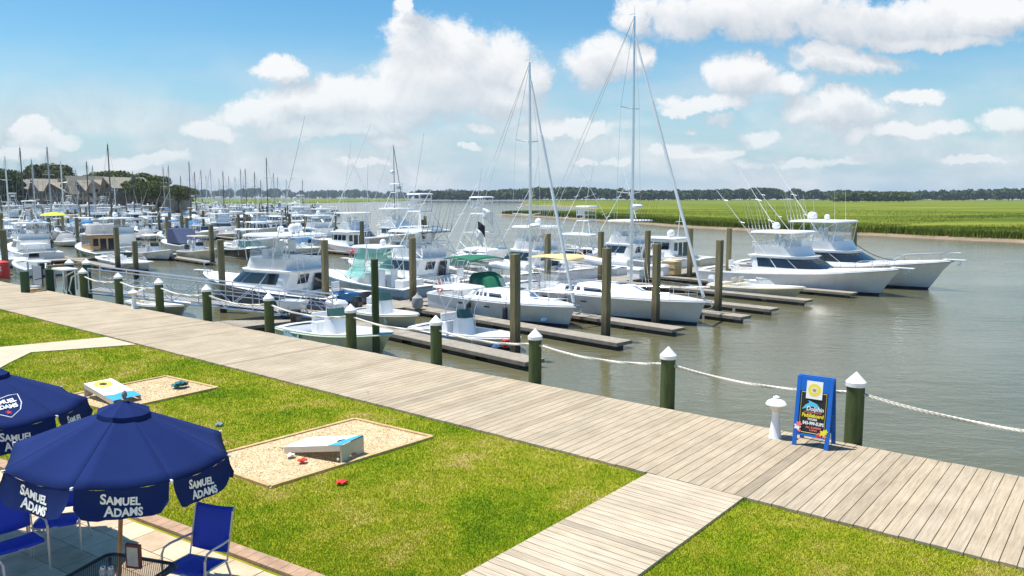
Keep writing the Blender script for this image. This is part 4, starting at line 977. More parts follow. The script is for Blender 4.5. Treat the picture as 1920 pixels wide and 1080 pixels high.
pile_px(1602, 426, 'round pile in front of the two big sport fishing boats with a line tied on', 2.1, .42, True, group=None)
pile_px(702, 487, 'slim round green pile in front of the pale green boat', 2.1, .26, True, group=None, mat=greenpost)
pile_px(413, 450, 'dark round pile by the ramp in front of the sport fishing boat bow', 2.1, .34, True, group=None, mat=pilem)
pile_px(252, 452, 'brown pile behind the ramp left of the moored fishing boats', 1.1, .32)
pile_px(143, 408, 'brown pile left of the wooden pilothouse boat', 2.1, .30); pile_px(231, 408, 'brown pile right of the wooden pilothouse boat', 2.1, .30)
pile_px(312, 406, 'brown pile at the navy canvas boat', 2.1, .30); pile_px(462, 402, 'brown pile beyond the sport fishing boat hardtop', 2.1, .30)
# ---------------------------------------------------------------- boats of the main pier
A0 = -35.1
r, _ = sportfisher('sport_fishing_boat', 'white flybridge fishing boat with dark hull side, bow pointing left behind the ramp', hullmat('hull_white_navy', (.045,.06,.12), (.03,.03,.04), (.6,.6,.6)), L=11.2, B=4.1, fs=.9, outr=8.5, riglean=.42, rigout=.10, dome=3, roofz=4.0, house=(.27,.72))
put(r, 22.0, -34.7, False, yaw=.30)
r, _ = express('teal_curtain_boat', 'walkaround fishing boat with teal side curtains and blue grey hull', HTEAL, L=9.2, B=3.2, topz=3.1, outr=6.5, curt=TEALV, glass=TEALV); put(r, 27.0, A0, False, yaw=.12)
MB().box((.12*9.2, 0, .95), (.75, 1.6, .65)).build('bait_station', WHITE, r, bevel=.05)
r, _ = sportfisher('tower_fishing_boat', 'fishing boat with white pipe tower topped in black and flags on its outrigger', HW, L=12, B=4.0, tower=5.1, outr=8.5, riglean=.45, rigout=.22, dome=0, roofz=3.9, curtain=False); put(r, 31.1, A0, False, yaw=.12)
TB = r
r, _ = express('express_cruiser', 'white express cruiser with big green tinted side windows and flared bow', HW, L=10.5, B=3.5, fs=1.0, fb=1.9, tower=4.9, top=False, outr=7, rigout=.25); put(r, 35.6, A0, False, yaw=.1)
H = House([(1.35, 3.2, 7.0, 1.25), (1.95, 2.9, 6.6, 1.2), (2.55, 2.4, 5.2, 1.0)], .55); H.solid(crown=.1).build('cabin', WHITE, r, smooth=True)
H.band(1.5, 2.4, 7.2, 11.9, .015).build('windshield', GREENG, r); H.band(1.5, 2.4, 12.1, 16.8, .015).build('windshield', GREENG, r)
H.band(1.5, 2.35, 3.6, 7.0, .015, taper0=.8).build('side_window', GREENG, r); H.band(1.5, 2.35, 17.0, 20.4, .015, taper1=.8).build('side_window', GREENG, r)
r, _ = express('walkaround_boat', 'white tower fishing boat moored left of the tall sailboat mast', HW, L=10, B=3.3, tower=4.2, topz=3.2, outr=7, glass=DARKG, rigout=.25); put(r, 46.2, A0, False, yaw=.08)
r, _ = sportfisher('flybridge_boat', 'white flybridge boat with thin hardtop right behind the tall sailboat mast', HW, L=11, B=3.9, outr=7.5, riglean=-.45, rigout=.2, roofz=4.1, dome=0); put(r, 52.2, A0, False)
r, _ = trawler('pilothouse_boat', 'cream pilothouse boat with radar domes behind the leaning forestay', HCREAM, L=10.5, B=3.6, wood=False); put(r, 57.6, A0, False)
domes(r, [(.36*10.5, .5, 2.55, .3), (.42*10.5, -.6, 2.55, .3)])
r, _ = sportfisher('sport_fishing_boat', 'white sport fishing boat with black pipe bridge beyond the teal curtain boat', HW, L=11, B=3.8, outr=7, riglean=.4, rigout=.2, roofz=3.9, dome=1, tower=0); put(r, 41.0, A0, False)
# right side
r, _ = center_console('bay_boat', 'pale green open boat with a blue printed banner on its side', HSEA, L=6.6, B=2.4, fs=.75, fb=1.2, top=False, rake=.9); put(r, 15.9, -29.1, True)
bn = MB(); 
mbn, nt, b = new_mat('banner_print'); tcn = N(nt, 'ShaderNodeTexCoord'); f = noise(nt, tcn.outputs['Object'], 4.5, 3, .6, 1.2)
nt.links.new(ramp(nt, f, [(.38, (.10,.36,.42)), (.47, (.30,.62,.68)), (.52, (.85,.92,.92)), (.58, (.12,.42,.55))]), b.inputs['Base Color']); b.inputs['Roughness'].default_value = .6
bn.loft([[(.95+1.25*i/6, -1.155-.012*sin(i*1.4)-.03*(1 if i in (0,6) else 0)+ (-.06 if True else 0), z) for i in range(7)] for z in (.27,.50,.76)], False, False, closed=False)
bn.build('banner', mbn, r)
sk, _ = center_console('flats_skiff', 'low white open skiff with a white pipe top beside the nearest finger dock', HW, L=6.0, B=2.1, fs=.40, fb=.62, top=True, topz=2.3, rods=7, motors=0, rake=.5); put(sk, 20.9, -27.0, True)
jb, _ = center_console('jon_boat', 'grey open boat with a black outboard at the root of the nearest finger dock', hullmat('hull_sand', (.50,.50,.42), (.2,.2,.17)), L=4.6, B=1.9, fs=.55, fb=.75, top=False, rake=.4); put(jb, 21.0, -32.3, True)
s1, _ = sailboat('sailboat', 'nearer sailboat with green canopy and blue grey hull', HGREY, L=9.2, B=3.1, mast=12.3, mx=.68, bimini=GREENC, dodger=GREENC, boff=.09, doff=.04, bdz=-.1); put(s1, 26.6, -32.35, True, s=1.0)
m = MB(); m.tube([(1.2+.0, -1.52+.0, 1.45+.0)]+[(1.0, -1.45-.0+.0*i, 1.45) for i in range(1,2)], .01, 4)
m = MB(); m.tube([(1.0+.24*cos(2*pi*i/14), -1.38, 1.35+.24*sin(2*pi*i/14)) for i in range(15)], .055, 6, cap=False); m.build('lifebuoy', paint('orange_buoy', (.8,.16,.08), .5, .1), s1)
fenders(s1, [(3.6, -1.66, .55), (6.2, -1.64, .55)])
s2, _ = sailboat('sailboat', 'larger sailboat with tan canopy and the tallest mast', HGREY, L=12.3, B=3.8, mast=14.75, mx=.645, bimini=TAN, dodger=None, boff=.13, bdz=-.3, fs=1.1, fb=1.2); put(s2, 31.4, -31.6, True)
fenders(s2, [(5.2, -1.98, .6)])
MB().poly([(3.4,-1.86,1.25),(4.6,-1.86,1.25),(4.6,-1.80,2.0),(3.4,-1.80,2.0)]).build('side_cloth', CLEAR, s2)
r1, bz1 = sportfisher('sport_fishing_boat', 'nearer of the two big white sport fishing boats with bows pointing right', HW, L=12.9, B=4.3, outr=7.5, riglean=.62, rigout=.12, dome=1, roofz=3.75, fb=1.75); put(r1, 49.2, -29.8, True)
r2, bz2 = sportfisher('sport_fishing_boat', 'farther and taller of the two big white sport fishing boats pointing right', HW, L=14.6, B=4.6, fs=1.1, fb=2.0, outr=8, riglean=.62, rigout=.12, dome=3, roofz=4.35, sidewin=1); put(r2, 54.8, -30.3, True)
rb, _ = runabout('runabout', 'small cream runabout lying in front of the nearer big sport fishing boat', HCREAM, L=6.0, B=2.2); put(rb, 43.6, -26.2, True)
gs, _ = runabout('skiff', 'grey open skiff under the ramp near the boardwalk', hullmat('hull_skiff_grey', (.50,.54,.52), (.2,.25,.22)), L=5.6, B=2.1); put(gs, 14.6, -43.5, True)
float_dock('small_float', 'small green stained float beside the boardwalk posts', 12.6, -40.4, -36.6, 1.3, 'b', None, 'float', z=-1.30, green=True)
# flags on the outrigger of the tower boat
def cloth(name, lab, cat, p, w, h, mat, drop=.3):
    mb = MB(); rings = []
    for i in range(6):
        rings.append([(w*i/5, .07*sin(i*1.3+j), -h*j/4-drop*(i/5)**1.5*(1+.2*j)) for j in range(5)])
    mb.loft(rings, False, False, closed=False); o = mb.build(name, mat, loc=p, smooth=True); tag(o, lab, cat, 'flags flying from the outrigger')
    sm = o.modifiers.new('s', 'SOLIDIFY'); sm.thickness = .012; return o
p = at_depth(905, 390, 46.5)
cloth('flag', 'white flag uppermost on the outrigger line', 'flag', p, .62, .62, paint('flag_white', (.82,.84,.82), .8, .08))
cloth('flag', 'black flag hanging between two white ones', 'flag', at_depth(896, 415, 46.3), .42, .45, paint('flag_black', (.02,.025,.04), .8, .1))
cloth('flag', 'white flag hanging lowest on the outrigger line', 'flag', at_depth(893, 429, 46.2), .38, .62, MATS['flag_white'])
# things on the pier ------------------------------------------------
def dock_box(a, b, lab, mat=WHITE, s=1, rz=RZ_F):
    c = D(a, b, ZD); r = thing('dock_box', lab, 'dock box', c, rz, 'white storage boxes on the pier')
    MB().loft([[(x*.5*s, y*.32*s, z*s) for x, y in ((-1,-1),(1,-1),(1,1),(-1,1))] for z in (0, .5)]).build('box', mat, r, bevel=.03)
    h = House([(.5*s, -.56*s, .56*s, .36*s), (.56*s, -.56*s, .56*s, .36*s), (.68*s, -.48*s, .48*s, .26*s)], .1); h.solid(crown=.02).build('lid', mat, r, smooth=False)
    return r
dock_box(20.0, -32.9, 'white storage box with a rounded lid behind the square pile at the ramp foot'); dock_box(22.5, -32.9, 'white storage box beside the black outboard motor'); dock_box(27.5, -33.0, 'white storage box by the stern of the nearer sailboat')
dock_box(44.5, -33.1, 'white storage box by the far piles, left of the crates', s=1.1); dock_box(47.2, -33.0, 'grey white storage box next to the tan crate', s=1.2)
def dock_cart(a, b, lab, bodym, rz=0):
    r = thing('dock_cart', lab, 'cart', D(a, b, ZD), RZ_F+rz, 'dock carts on the pier')
    MB().loft([[(-.45,-.33,.42),(.55,-.33,.42),(.55,.33,.42),(-.45,.33,.42)], [(-.6,-.4,.85),(.75,-.4,.85),(.75,.4,.85),(-.6,.4,.85)]], True, False).build('tub', bodym, r)
    for s in (-.42, .42):
        for x in (-.12, .38): 
            mb = MB(); mb.tube([(x+.2*cos(2*pi*i/14), s, .22+.2*sin(2*pi*i/14)) for i in range(15)], .03, 6, cap=False)
            for i in range(4): mb.tube([(x, s, .22), (x+.2*cos(pi*i/2), s, .22+.2*sin(pi*i/2))], .01, 4)
            mb.build('wheel', BLACK, r)
    MB().tube([(-.55,-.3,.8),(-1.0,-.3,.95),(-1.0,.3,.95),(-.55,.3,.8)], .02, 5).build('handle', CHROME, r)
dock_cart(21.4, -34.3, 'two wheeled dock cart with a blue band parked on the pier by the square piles', BLUEC); dock_cart(17.8, -33.3, 'white tub dock cart with tall frame near the ramp foot', WHITE, .5)
r = thing('storage_crate', 'tan wooden crate on the far end of the pier left of the big boats', 'crate', D(48.3, -32.7, ZD), RZ_F)
MB().box((0,0,.5), (1.1,.9,1.0)).build('box', woodmat('crate_wood', [(.55,.38,.16),(.68,.50,.26),(.76,.6,.36)], (1,1,8), 0, .8, .1), r)
for z in (.06,.5,.94): MB().box((0,-.46,z), (1.14,.03,.08)).build('batten', TEAK, r)
def bucket(px, py, lab, mat, rr=.14, h=.28, z=ZD):
    r = thing('bucket', lab, 'bucket', G(px, py, z)); MB().lathe((0,0,0), [(rr*.85,0),(rr,h),(rr*.9,h+.02)], 14).build('body', mat, r, smooth=True); MB().tube([(rr*cos(pi*i/8), 0, h+rr*.9*sin(pi*i/8)) for i in range(9)], .008, 4).build('handle', CHROME, r)
bucket(948, 651, 'red fuel can near the end of the nearest finger dock', RED)
bucket(832, 575, 'round white bucket on the pier beside the storage box', WHITE, .18, .35)
mb = MB(); mb.lathe((0,0,0), [(.05,0),(.26,.1),(.30,.35),(.26,.6),(.08,.75),(.05,.85)], 14); tag(mb.build('gas_grill', GREYC, loc=G(783, 580, ZD), smooth=True), 'dark grey covered drum standing on the pier edge', 'grill')
for i, (px, py) in enumerate(((833,643),(887,656))):
    mb = MB(); mb.lathe((0,0,0), [(.02,-.3),(.09,-.26),(.12,-.18),(.12,.18),(.09,.26),(.02,.3)], 10); o = mb.build('fender', WHITE, smooth=True, loc=G(px, py, ZD-.12)); o.rotation_euler = (0, pi/2, RZ_F)
    tag(o, ['white fender tied to the nearest finger dock, the left one', 'white fender tied to the nearest finger dock, the right one'][i], 'fender', 'fenders on the nearest finger dock')
for i, (px, py) in enumerate(((842,632),(930,652),(1020,602))):
    P = [Vector((.16*cos(k*.7)*(1-k*.02), .16*sin(k*.7)*(1-k*.02), .02+.004*k)) for k in range(26)]; o = MB().tube(P, .02, 5).build('rope_coil', BLUEC, loc=G(px, py, ZD))
    tag(o, ['blue rope coil on the nearest finger dock left of its middle', 'blue rope coil at the outer end of the nearest finger dock', 'blue rope coil on the dock beside the nearer sailboat'][i], 'rope', 'blue rope coils on the docks')
# mooring lines
def line(p0, p1, sag, lab, mat=ROPE, r=.022):
    p0 = Vector(p0); p1 = Vector(p1); P = []
    for k in range(13): t = k/12; q = p0+(p1-p0)*t; q.z -= sag*4*t*(1-t); P.append(q-p0)
    tag(MB().tube(P, r, 5).build('mooring_line', mat, loc=p0), lab, 'rope', 'mooring lines')
line(G(1605,458,1.3), D(54.8,-18.5,W+1.9), .4, 'dark mooring line from the round pile to the farther big boat', BLACK)
line(D(51.9,-20.6,ZD), D(49.2,-18.6,W+1.6), .3, 'dark mooring line under the bow of the nearer big sport fishing boat', BLACK)
line(D(33.2,-22.3,ZD), D(31.0,-20.6,W+1.2), .15, 'white mooring line from the dock to the larger sailboat bow')
line(D(28.6,-23.5,ZD), D(26.8,-24.3,W+1.1), .12, 'white mooring line from the dock to the nearer sailboat bow')
# gangway -----------------------------------------------------------
g0 = G(150, 548, 0) ; g1 = G(628, 592, ZD+.05)
g0 = Vector((g0.x+.2, g0.y+.9, .05)); dv = g1-g0; Lg = sqrt(dv.x**2+dv.y**2); ang = atan2(dv.y, dv.x); gr = thing('gangway', 'long aluminium ramp sloping from the boardwalk down to the floating pier', 'ramp', g0, ang); sl_ = dv.z/Lg
mb = MB()
for k in range(int(Lg/.16)): x = k*.16+.08; mb.box((x, 0, sl_*x), (.145, 1.1, .03))
mb.build('walkway', GREYC, gr)
for s in (-.58, .58):
    mb = MB(); ns = 9; mb.tube([(0, s, -.12), (Lg, s, sl_*Lg-.12)], .05, 6); mb.tube([(0, s, 1.0), (Lg-.3, s, sl_*Lg+1.0), (Lg, s, sl_*Lg+.75), (Lg+.05, s, sl_*Lg+.2)], .036, 6); mb.tube([(0, s, .5), (Lg, s, sl_*Lg+.5)], .022, 5)
    for i in range(ns+1):
        x = Lg*i/ns; mb.tube([(x, s, sl_*x-.12), (x, s, sl_*x+1.0)], .024, 5)
        if i < ns: x2 = Lg*(i+1)/ns; a_, b_ = (x, x2) if i % 2 else (x2, x); mb.tube([(a_, s, sl_*a_-.1), (b_, s, sl_*b_+.98)], .02, 4)
    mb.build('railing', ALU, gr)
# fish cleaning station at the left end ------------------------------
for i, (px, py, lab) in enumerate(((48,548,'low dark green post at the far left end behind the grey sling rack'), (95,542,'low dark green post between the grey sling rack and the white table'))):
    c = G(px, py, 0); tag(MB().lathe((0,0,-2.8), [(.19,0),(.18,3.75),(.1,3.78)], 14).build('short_post', greenpaint, loc=(c.x, c.y, 0), smooth=True), lab, 'post', 'low green posts at the cleaning station')
for i, (px, lab) in enumerate(((130,'white capped post behind the brown rail, left of the ramp head'), (162,'white capped post at the head of the ramp'))):
    c = G(px, 491, 1.25) ; p = thing('station_post', lab, 'post', (c.x, c.y, -2.9), 0, 'white capped posts by the ramp head'); MB().lathe((0,0,0), [(.18,0),(.17,4.05)], 14).build('post', greenpaint, p, smooth=True); MB().lathe((0,0,4.03), [(.2,0),(.2,.08),(.01,.27)], 14).build('cap', CAPW, p)
def pxbeam(name, p0, p1, w, h, mat, lab, cat):
    d = p1-p0; c = (p0+p1)/2; ang = atan2(d.y, d.x); o = MB().box((0,0,0), (d.length, w, h)).build(name, mat, loc=c, rz=ang); return tag(o, lab, cat)
q0, q1 = at_depth(88, 500, 36.2), at_depth(165, 494, 38.0); pxbeam('handrail', q0, Vector((q1.x,q1.y,q0.z)), .15, .12, TEAK, 'brown timber rail over the white cleaning table', 'rail')
q0, q1 = at_depth(66, 531, 35.4), at_depth(176, 534, 34.9); pxbeam('cross_beam', Vector((q0.x,q0.y,-.55)), Vector((q1.x,q1.y,-.55)), .2, .42, greenpaint, 'thick green beam across the water below the cleaning table', 'beam')
def station_table(px, py, z, w, d, lab, depth):
    p = at_depth(px, py, depth); r = thing('cleaning_table', lab, 'table', (p.x, p.y, p.z), RZ_U, 'white cleaning tables'); House([(-.06,-w/2,w/2,d/2),(0,-w/2,w/2,d/2)], .2).solid(crown=.02).build('top', WHITE, r, smooth=True)
    for x in (-w*.4, w*.4):
        for y in (-d*.35, d*.35): MB().tube([(x,y,-.06),(x,y,-.95)], .035, 6).build('leg', GREYC, r)
station_table(122, 503, 0, 1.4, .7, 'white oval topped table nearest the ramp head', 34.9); station_table(72, 489, 0, 1.7, .7, 'white topped table farther left behind the sling rack', 37.2)
r = thing('step_rail', 'pair of bent aluminium grab rails leading down from the boardwalk', 'grab rail', G(118, 548, 0), RZ_U)
for x in (0, .7): MB().tube([(x, .3, -.6), (x, 0, .15), (x+.12, .1, .75), (x+.4, .35, .95)], .035, 6).build('rail', ALU, r)
c = G(70, 545, 0); r = thing('sling_rack', 'folded grey sling beach chair standing on the boardwalk edge', 'chair', c, RZ_U+.25)
MB().box((0,.05,.72), (.62,.03,.85)).build('backrest', paint('grey_sling', (.42,.45,.50), .8, .1, 6), r)
MB().box((0,-.12,.22), (.6,.42,.03)).build('seat', MATS['grey_sling'], r)
for s in (-.34, .34): MB().tube([(s,.06,1.18),(s,.06,.2),(s,-.35,.02)], .022, 5).tube([(s,-.3,.55),(s,.1,.6)], .02, 4).build('frame', BLACK, r)
MB().box((0,-.1,.03), (.95,.5,.05)).build('base_board', TEAK, r)
# red bin with white lettering
def text_mesh(name, body, size, mat, parent, loc, rot, ext=.0015, sx=1, shear=0, off=0, align='CENTER', spacing=1, curve=None, smallcaps=False, bold=0):
    cu = bpy.data.curves.new(name, 'FONT'); cu.body = body; cu.size = size; cu.extrude = ext; cu.align_x = align; cu.align_y = 'CENTER'; cu.shear = shear; cu.offset = bold; cu.space_character = spacing; cu.space_line = .82; cu.resolution_u = 3; cu.small_caps_scale = .8
    if smallcaps:
        for i, ch in enumerate(body):
            if ch.islower(): cu.body_format[i].use_small_caps = True
    o = bpy.data.objects.new(name, cu); COL.objects.link(o); dg = bpy.context.evaluated_depsgraph_get(); me = bpy.data.meshes.new_from_object(o.evaluated_get(dg)); bpy.data.objects.remove(o)
    for v in me.vertices: v.co.x *= sx
    if curve:
        for v in me.vertices: v.co = Vector(curve(v.co))
    me.materials.clear(); me.materials.append(mat); t = bpy.data.objects.new(name, me); COL.objects.link(t); t.parent = parent; t.location = loc; t.rotation_euler = rot; return t
WTXT = paint('white_print', (.85,.85,.85), .6, .03)
c = G(6, 521, 0); r = thing('ice_bin', 'red bin with white writing at the left edge of the boardwalk', 'bin', c, RZ_U+.6)
MB().lathe((0,0,0), [(.34,0),(.35,.75),(.33,.85),(.12,.92)], 12).build('body', RED, r, smooth=False); text_mesh('lettering', 'ICE', .30, WTXT, r, (.0,-.36,.5), (pi/2,0,0), ext=.01, bold=.01)
# bollard lamps -------------------------------------------------------
for px, py, lab in ((1453,820,'white bollard lamp left of the blue easel sign'), (252,578,'white bollard lamp at the far end of the boardwalk between two posts')):
    r = thing('bollard_lamp', lab, 'lamp', G(px, py, 0), 0, 'white bollard lamps')
    MB().lathe((0,0,0), [(.115,0),(.105,.03),(.07,.35),(.066,.48)], 18).build('pedestal', CAPW, r, smooth=True)
    MB().lathe((0,0,.48), [(.066,0),(.13,.10),(.13,.12)], 18).build('lens', paint('lamp_lens', (.70,.64,.52), .4, .05), r, smooth=True)
    MB().lathe((0,0,.60), [(.18,0),(.185,.02),(.15,.07),(.06,.115),(.055,.15),(.01,.17)], 20).build('lamp_cap', CAPW, r, smooth=True)
# ---------------------------------------------------------------- easel sign
SBLUE = paint('sign_blue', (.005,.13,.55), .4, .08, 3); SLATE = paint('chalkboard', (.012,.014,.014), .6, .2, 4)
a0, a1 = G(1485,833,0), G(1553,845.5,0); dd_ = a1-a0; wS = dd_.length; angS = atan2(dd_.y, dd_.x); mid = (a0+a1)/2
sg = thing('easel_sign', 'blue easel sign with a painted chalkboard standing on the boardwalk edge', 'sign', mid, angS)
Hs = 1.22; tilt = .155
def leaf(M, nm_, front):
    fr = MB()
    for s in (-1, 1): fr.box((s*(wS/2-.035), 0, Hs/2), (.07, .04, Hs), M=M)
    fr.box((0, 0, Hs-.13), (wS-.14, .034, .26), M=M); fr.box((0, 0, .205), (wS-.14, .034, .04), M=M); fr.build(nm_, SBLUE, sg, bevel=.006)
    MB().box((0, .0, .59), (wS-.14, .016, .76), M=M).build('chalkboard', SLATE, sg)
Mf = Matrix.Translation((0,0,0)) @ Matrix.Rotation(-tilt, 4, 'X'); Mb = Matrix.Translation((0.0, .48, 0)) @ Matrix.Rotation(tilt, 4, 'X')
leaf(Mf, 'front_frame', 1); leaf(Mb, 'rear_frame', 0)
for s in (-1, 1): MB().tube([(s*(wS/2-.01), .12, .55), (s*(wS/2-.01), .30, .55)], .008, 4).build('stay', CHROME, sg)
def onS(x, z, y=-.0105): return Mf @ Vector((x, y, z))
rotS = (pi/2 - tilt, 0, 0); rotS = (Matrix.Rotation(-tilt, 4, 'X') @ Matrix.Rotation(pi/2, 4, 'X')).to_euler()
def flat(pts, mat, name, y=-.011, z0=0, label=None):
    return MB().poly([onS(x, z, y) for x, z in pts]).build(name, mat, sg, label=label)
YEL = paint('sign_yellow', (.85,.72,.04), .5, .05); PINK = paint('sign_coral', (.85,.20,.16), .5, .1); CYAN = paint('sign_cyan', (.10,.55,.75), .5, .1); GLD = paint('sign_gold', (.70,.55,.12), .5, .05)
bw_ = wS/2-.095
mb = MB()
for (x0, z0, x1, z1) in ((-bw_,.25,bw_,.25),(-bw_,.945,bw_,.945),(-bw_,.25,-bw_,.945),(bw_,.25,bw_,.945)): mb.tube([onS(x0,z0), onS(x1,z1)], .004, 4)
mb.build('border', GLD, sg)
flat([(-.135,.84),(.135,.84),(.135,1.15),(-.135,1.15)], WTXT, 'notice', -.022)
def disc(cx, cz, r, mat, name, y, n=22): return flat([(cx+r*cos(2*pi*i/n), cz+r*sin(2*pi*i/n)) for i in range(n)], mat, name, y)
disc(0, .995, .108, YEL, 'emblem', -.0235); disc(0, .995, .06, paint('sign_cream', (.8,.75,.5), .5, .05), 'emblem', -.025)
mb = MB(); mb.tube([onS(.028*cos(t*.5), 0.995+.018*sin(t*.5), -.026) for t in range(2, 12)], .004, 4); mb.tube([onS(-.03+.006*t, 0.995+.012*sin(t*.9), -.026) for t in range(11)], .003, 4); mb.build('emblem_mark', paint('sign_maroon', (.35,.04,.12), .5, .05), sg)
# dolphin silhouette
dol = [(-.19,.76),(-.16,.80),(-.13,.845),(-.085,.875),(-.07,.905),(-.115,.925),(-.05,.915),(.0,.895),(.05,.88),(.09,.84),(.115,.80),(.13,.775),(.06,.80),(.0,.825),(-.05,.82),(-.10,.79),(-.145,.775)]
dol = [(x, z-.115) for x, z in dol]
mb = MB(); 
from mathutils.geometry import tessellate_polygon
tr = tessellate_polygon([[Vector((x,z,0)) for x,z in dol]]); mb.add([onS(x,z,-.0118) for x,z in dol], tr); mb.build('dolphin_painting', CYAN, sg)
def st(body, size, mat, x, z, **k): return text_mesh('lettering', body, size, mat, sg, onS(x, z, -.0125), rotS, ext=.0006, **k)
st('Dolphin', .105, WTXT, .03, .665, bold=.002, shear=.25, sx=.85); st('STANDUP PADDLE', .034, PINK, .0, .605, bold=.001)
st('Paddleboard', .092, YEL, .0, .55, bold=.003, shear=.15, sx=.78); st('TOURS', .05, WTXT, .0, .485, bold=.002); st('843-999-SUPS', .078, WTXT, .02, .415, bold=.003, sx=.78)
st('ALL SUMMER', .045, PINK, .03, .345, bold=.0015); st('LONG', .045, PINK, .03, .30, bold=.0015)
# painted flowers and shell on the corners
for (x, z, r_, mt, nm_) in ((-.21,.38,.045,PINK,'shell_painting'),(-.235,.33,.05,WTXT,'shell_painting'),(-.20,.27,.028,PINK,'shell_painting'),(.20,.28,.05,YEL,'flower_painting'),(.15,.25,.035,PINK,'flower_painting'),(.235,.315,.035,YEL,'flower_painting'),(.225,.23,.03,PINK,'flower_painting'),(.115,.225,.025,paint('sign_red', (.7,.03,.03), .5, .1),'flower_painting')):
    flat([(x+r_*(1+.25*cos(5*t))*cos(t), z+r_*(1+.25*cos(5*t))*sin(t)) for t in [2*pi*i/30 for i in range(30)]], mt, nm_, -.024 - R.random()*.003)
# ---------------------------------------------------------------- cornhole boards and bags
BTOP = paint('board_white', (.82,.81,.78), .5, .06, 3); BBLUE = paint('board_blue', (.04,.36,.72), .5, .08, 3); BYEL = paint('board_yellow', (.78,.74,.03), .5, .1, 3); PLY = paint('board_side', (.62,.55,.47), .6, .1, 4)
def cornhole(lab, low, high, w=.61, hz=.30, blue='high'):
    low = Vector((low.x, low.y, 0)); high = Vector((high.x, high.y, 0)); d = high-low; ln = 1.2; ang = atan2(d.y, d.x)
    r = thing('cornhole_board', lab, 'cornhole board', (low.x, low.y, -.012), ang, 'beanbag toss boards')
    z0, z1 = .10, hz; n = 24; hx, hr = ln-.23, .08
    def zt(x): return z0+(z1-z0)*x/ln
    # top with a hole: ring around the hole + rest
    mb = MB(); cir = [(hx+hr*cos(2*pi*i/n), hr*sin(2*pi*i/n)) for i in range(n)]; sq = []
    for i in range(n):
        a = 2*pi*i/n; k = .2/max(abs(cos(a)), abs(sin(a))); sq.append((hx+k*cos(a), k*sin(a)))
    def q(P): mb.poly([(x, y, zt(x)) for x, y in P])
    for i in range(n): q([cir[i], sq[i], sq[(i+1)%n], cir[(i+1)%n]])
    q([(0,-w/2),(hx-.2,-w/2),(hx-.2,w/2),(0,w/2)]); q([(hx-.2,-w/2),(ln,-w/2),(ln,-.2),(hx-.2,-.2)]); q([(hx-.2,.2),(ln,.2),(ln,w/2),(hx-.2,w/2)]); q([(hx+.2,-.2),(ln,-.2),(ln,.2),(hx+.2,.2)])
    mb.build('top', BTOP, r)
    mb = MB()
    for s in (-1, 1): mb.add([(0,s*w/2,0),(ln,s*w/2,zt(ln)-.10),(ln,s*w/2,zt(ln)-.003),(0,s*w/2,zt(0)-.003),(0,s*(w/2-.02),0),(ln,s*(w/2-.02),zt(ln)-.10),(ln,s*(w/2-.02),zt(ln)-.003),(0,s*(w/2-.02),zt(0)-.003)], [(0,1,2,3),(7,6,5,4),(0,4,5,1),(3,2,6,7),(1,5,6,2),(0,3,7,4)])
    mb.build('side_rail', PLY, r)
    pts = [(-w/2,0),(-w/4,0)] + [(-w/4+w/2*i/8, .09*sin(pi*i/8)) for i in range(1,8)] + [(w/4,0),(w/2,0),(w/2,zt(ln)-.02),(-w/2,zt(ln)-.02)]
    mb = MB(); tr = tessellate_polygon([[Vector((y,z,0)) for y,z in pts]])
    for x in (ln+.005, ln-.015): mb.add([(x,y,z) for y,z in pts], tr)
    k = len(pts); mb.f += [(i,(i+1)%k,(i+1)%k+k,i+k) for i in range(k)]; mb.build('leg_panel', PLY, r)
    if blue == 'high': P = [(ln-.28,-w/2),(ln,-w/2),(ln,w/2),(ln-.10,w/2),(ln-.18,.05)]
    else: P = [(0,-w/2),(.30,-w/2),(.36,-.1),(.30,.12),(.36,w/2),(0,w/2)]
    MB().poly([(x,y,zt(x)+.003) for x,y in P]).build('blue_stripe', BBLUE, r)
    if blue != 'high':
        mb = MB(); n = 40; ro = [.19+.03*cos(10*2*pi*i/n) for i in range(n)]
        A = [(hx+.09*cos(2*pi*i/n), .09*sin(2*pi*i/n)) for i in range(n)]; B_ = [(hx+ro[i]*cos(2*pi*i/n), ro[i]*sin(2*pi*i/n)) for i in range(n)]
        for i in range(n): mb.poly([(x,y,zt(x)+.004) for x,y in (A[i],B_[i],B_[(i+1)%n],A[(i+1)%n])])
        mb.build('painted_sun', BYEL, r)
    MB().tube([(ln-.06,-w/2-.02,.06),(ln-.06,-w/2-.0,.06)], .02, 6).build('hinge_knob', WHITE, r)
    return r
h0 = (G(642.5,863.6)+G(680,849.7))/2; l0 = G(556,838); dd_ = (h0-l0).normalized(); cornhole('white board with a blue upper edge in the nearer gravel pit, legs toward the boardwalk', h0-dd_*1.2, h0)
l1 = (G(267,740,.1)+G(209,750,.1))/2; h1_ = (G(153,716,.30)+G(200,707,.30))/2; cornhole('board painted with a yellow sun in the farther gravel pit', l1, l1+(h1_-l1).normalized()*1.2, blue='low')
def bag(px, py, lab, mat, z=0.0, s=1.0, rz=.4):
    mb = MB(); rings = []
    for i in range(9):
        t = i/8; x = (t-.5)*.17*s; pr = max(.12, sin(pi*t)**.45); rings.append([(x+.012*sin(k*2.1+i), .085*s*pr*cos(2*pi*k/10)*(1+.1*sin(i*1.7)), .028*s*pr*sin(2*pi*k/10)+.035*s+.010*s*sin(i*1.3+k)) for k in range(10)])
    o = mb.loft(rings).build('beanbag', mat, loc=G(px, py, z), rz=rz, smooth=True); tag(o, lab, 'beanbag', 'beanbags lying about the lawn')
RB = paint('bag_red', (.62,.04,.03), .85, .15, 8); NB = paint('bag_navy', (.03,.06,.11), .85, .2, 8); TB_ = paint('bag_teal', (.02,.16,.19), .85, .3, 12); WB = paint('bag_white', (.72,.68,.60), .85, .1, 8)
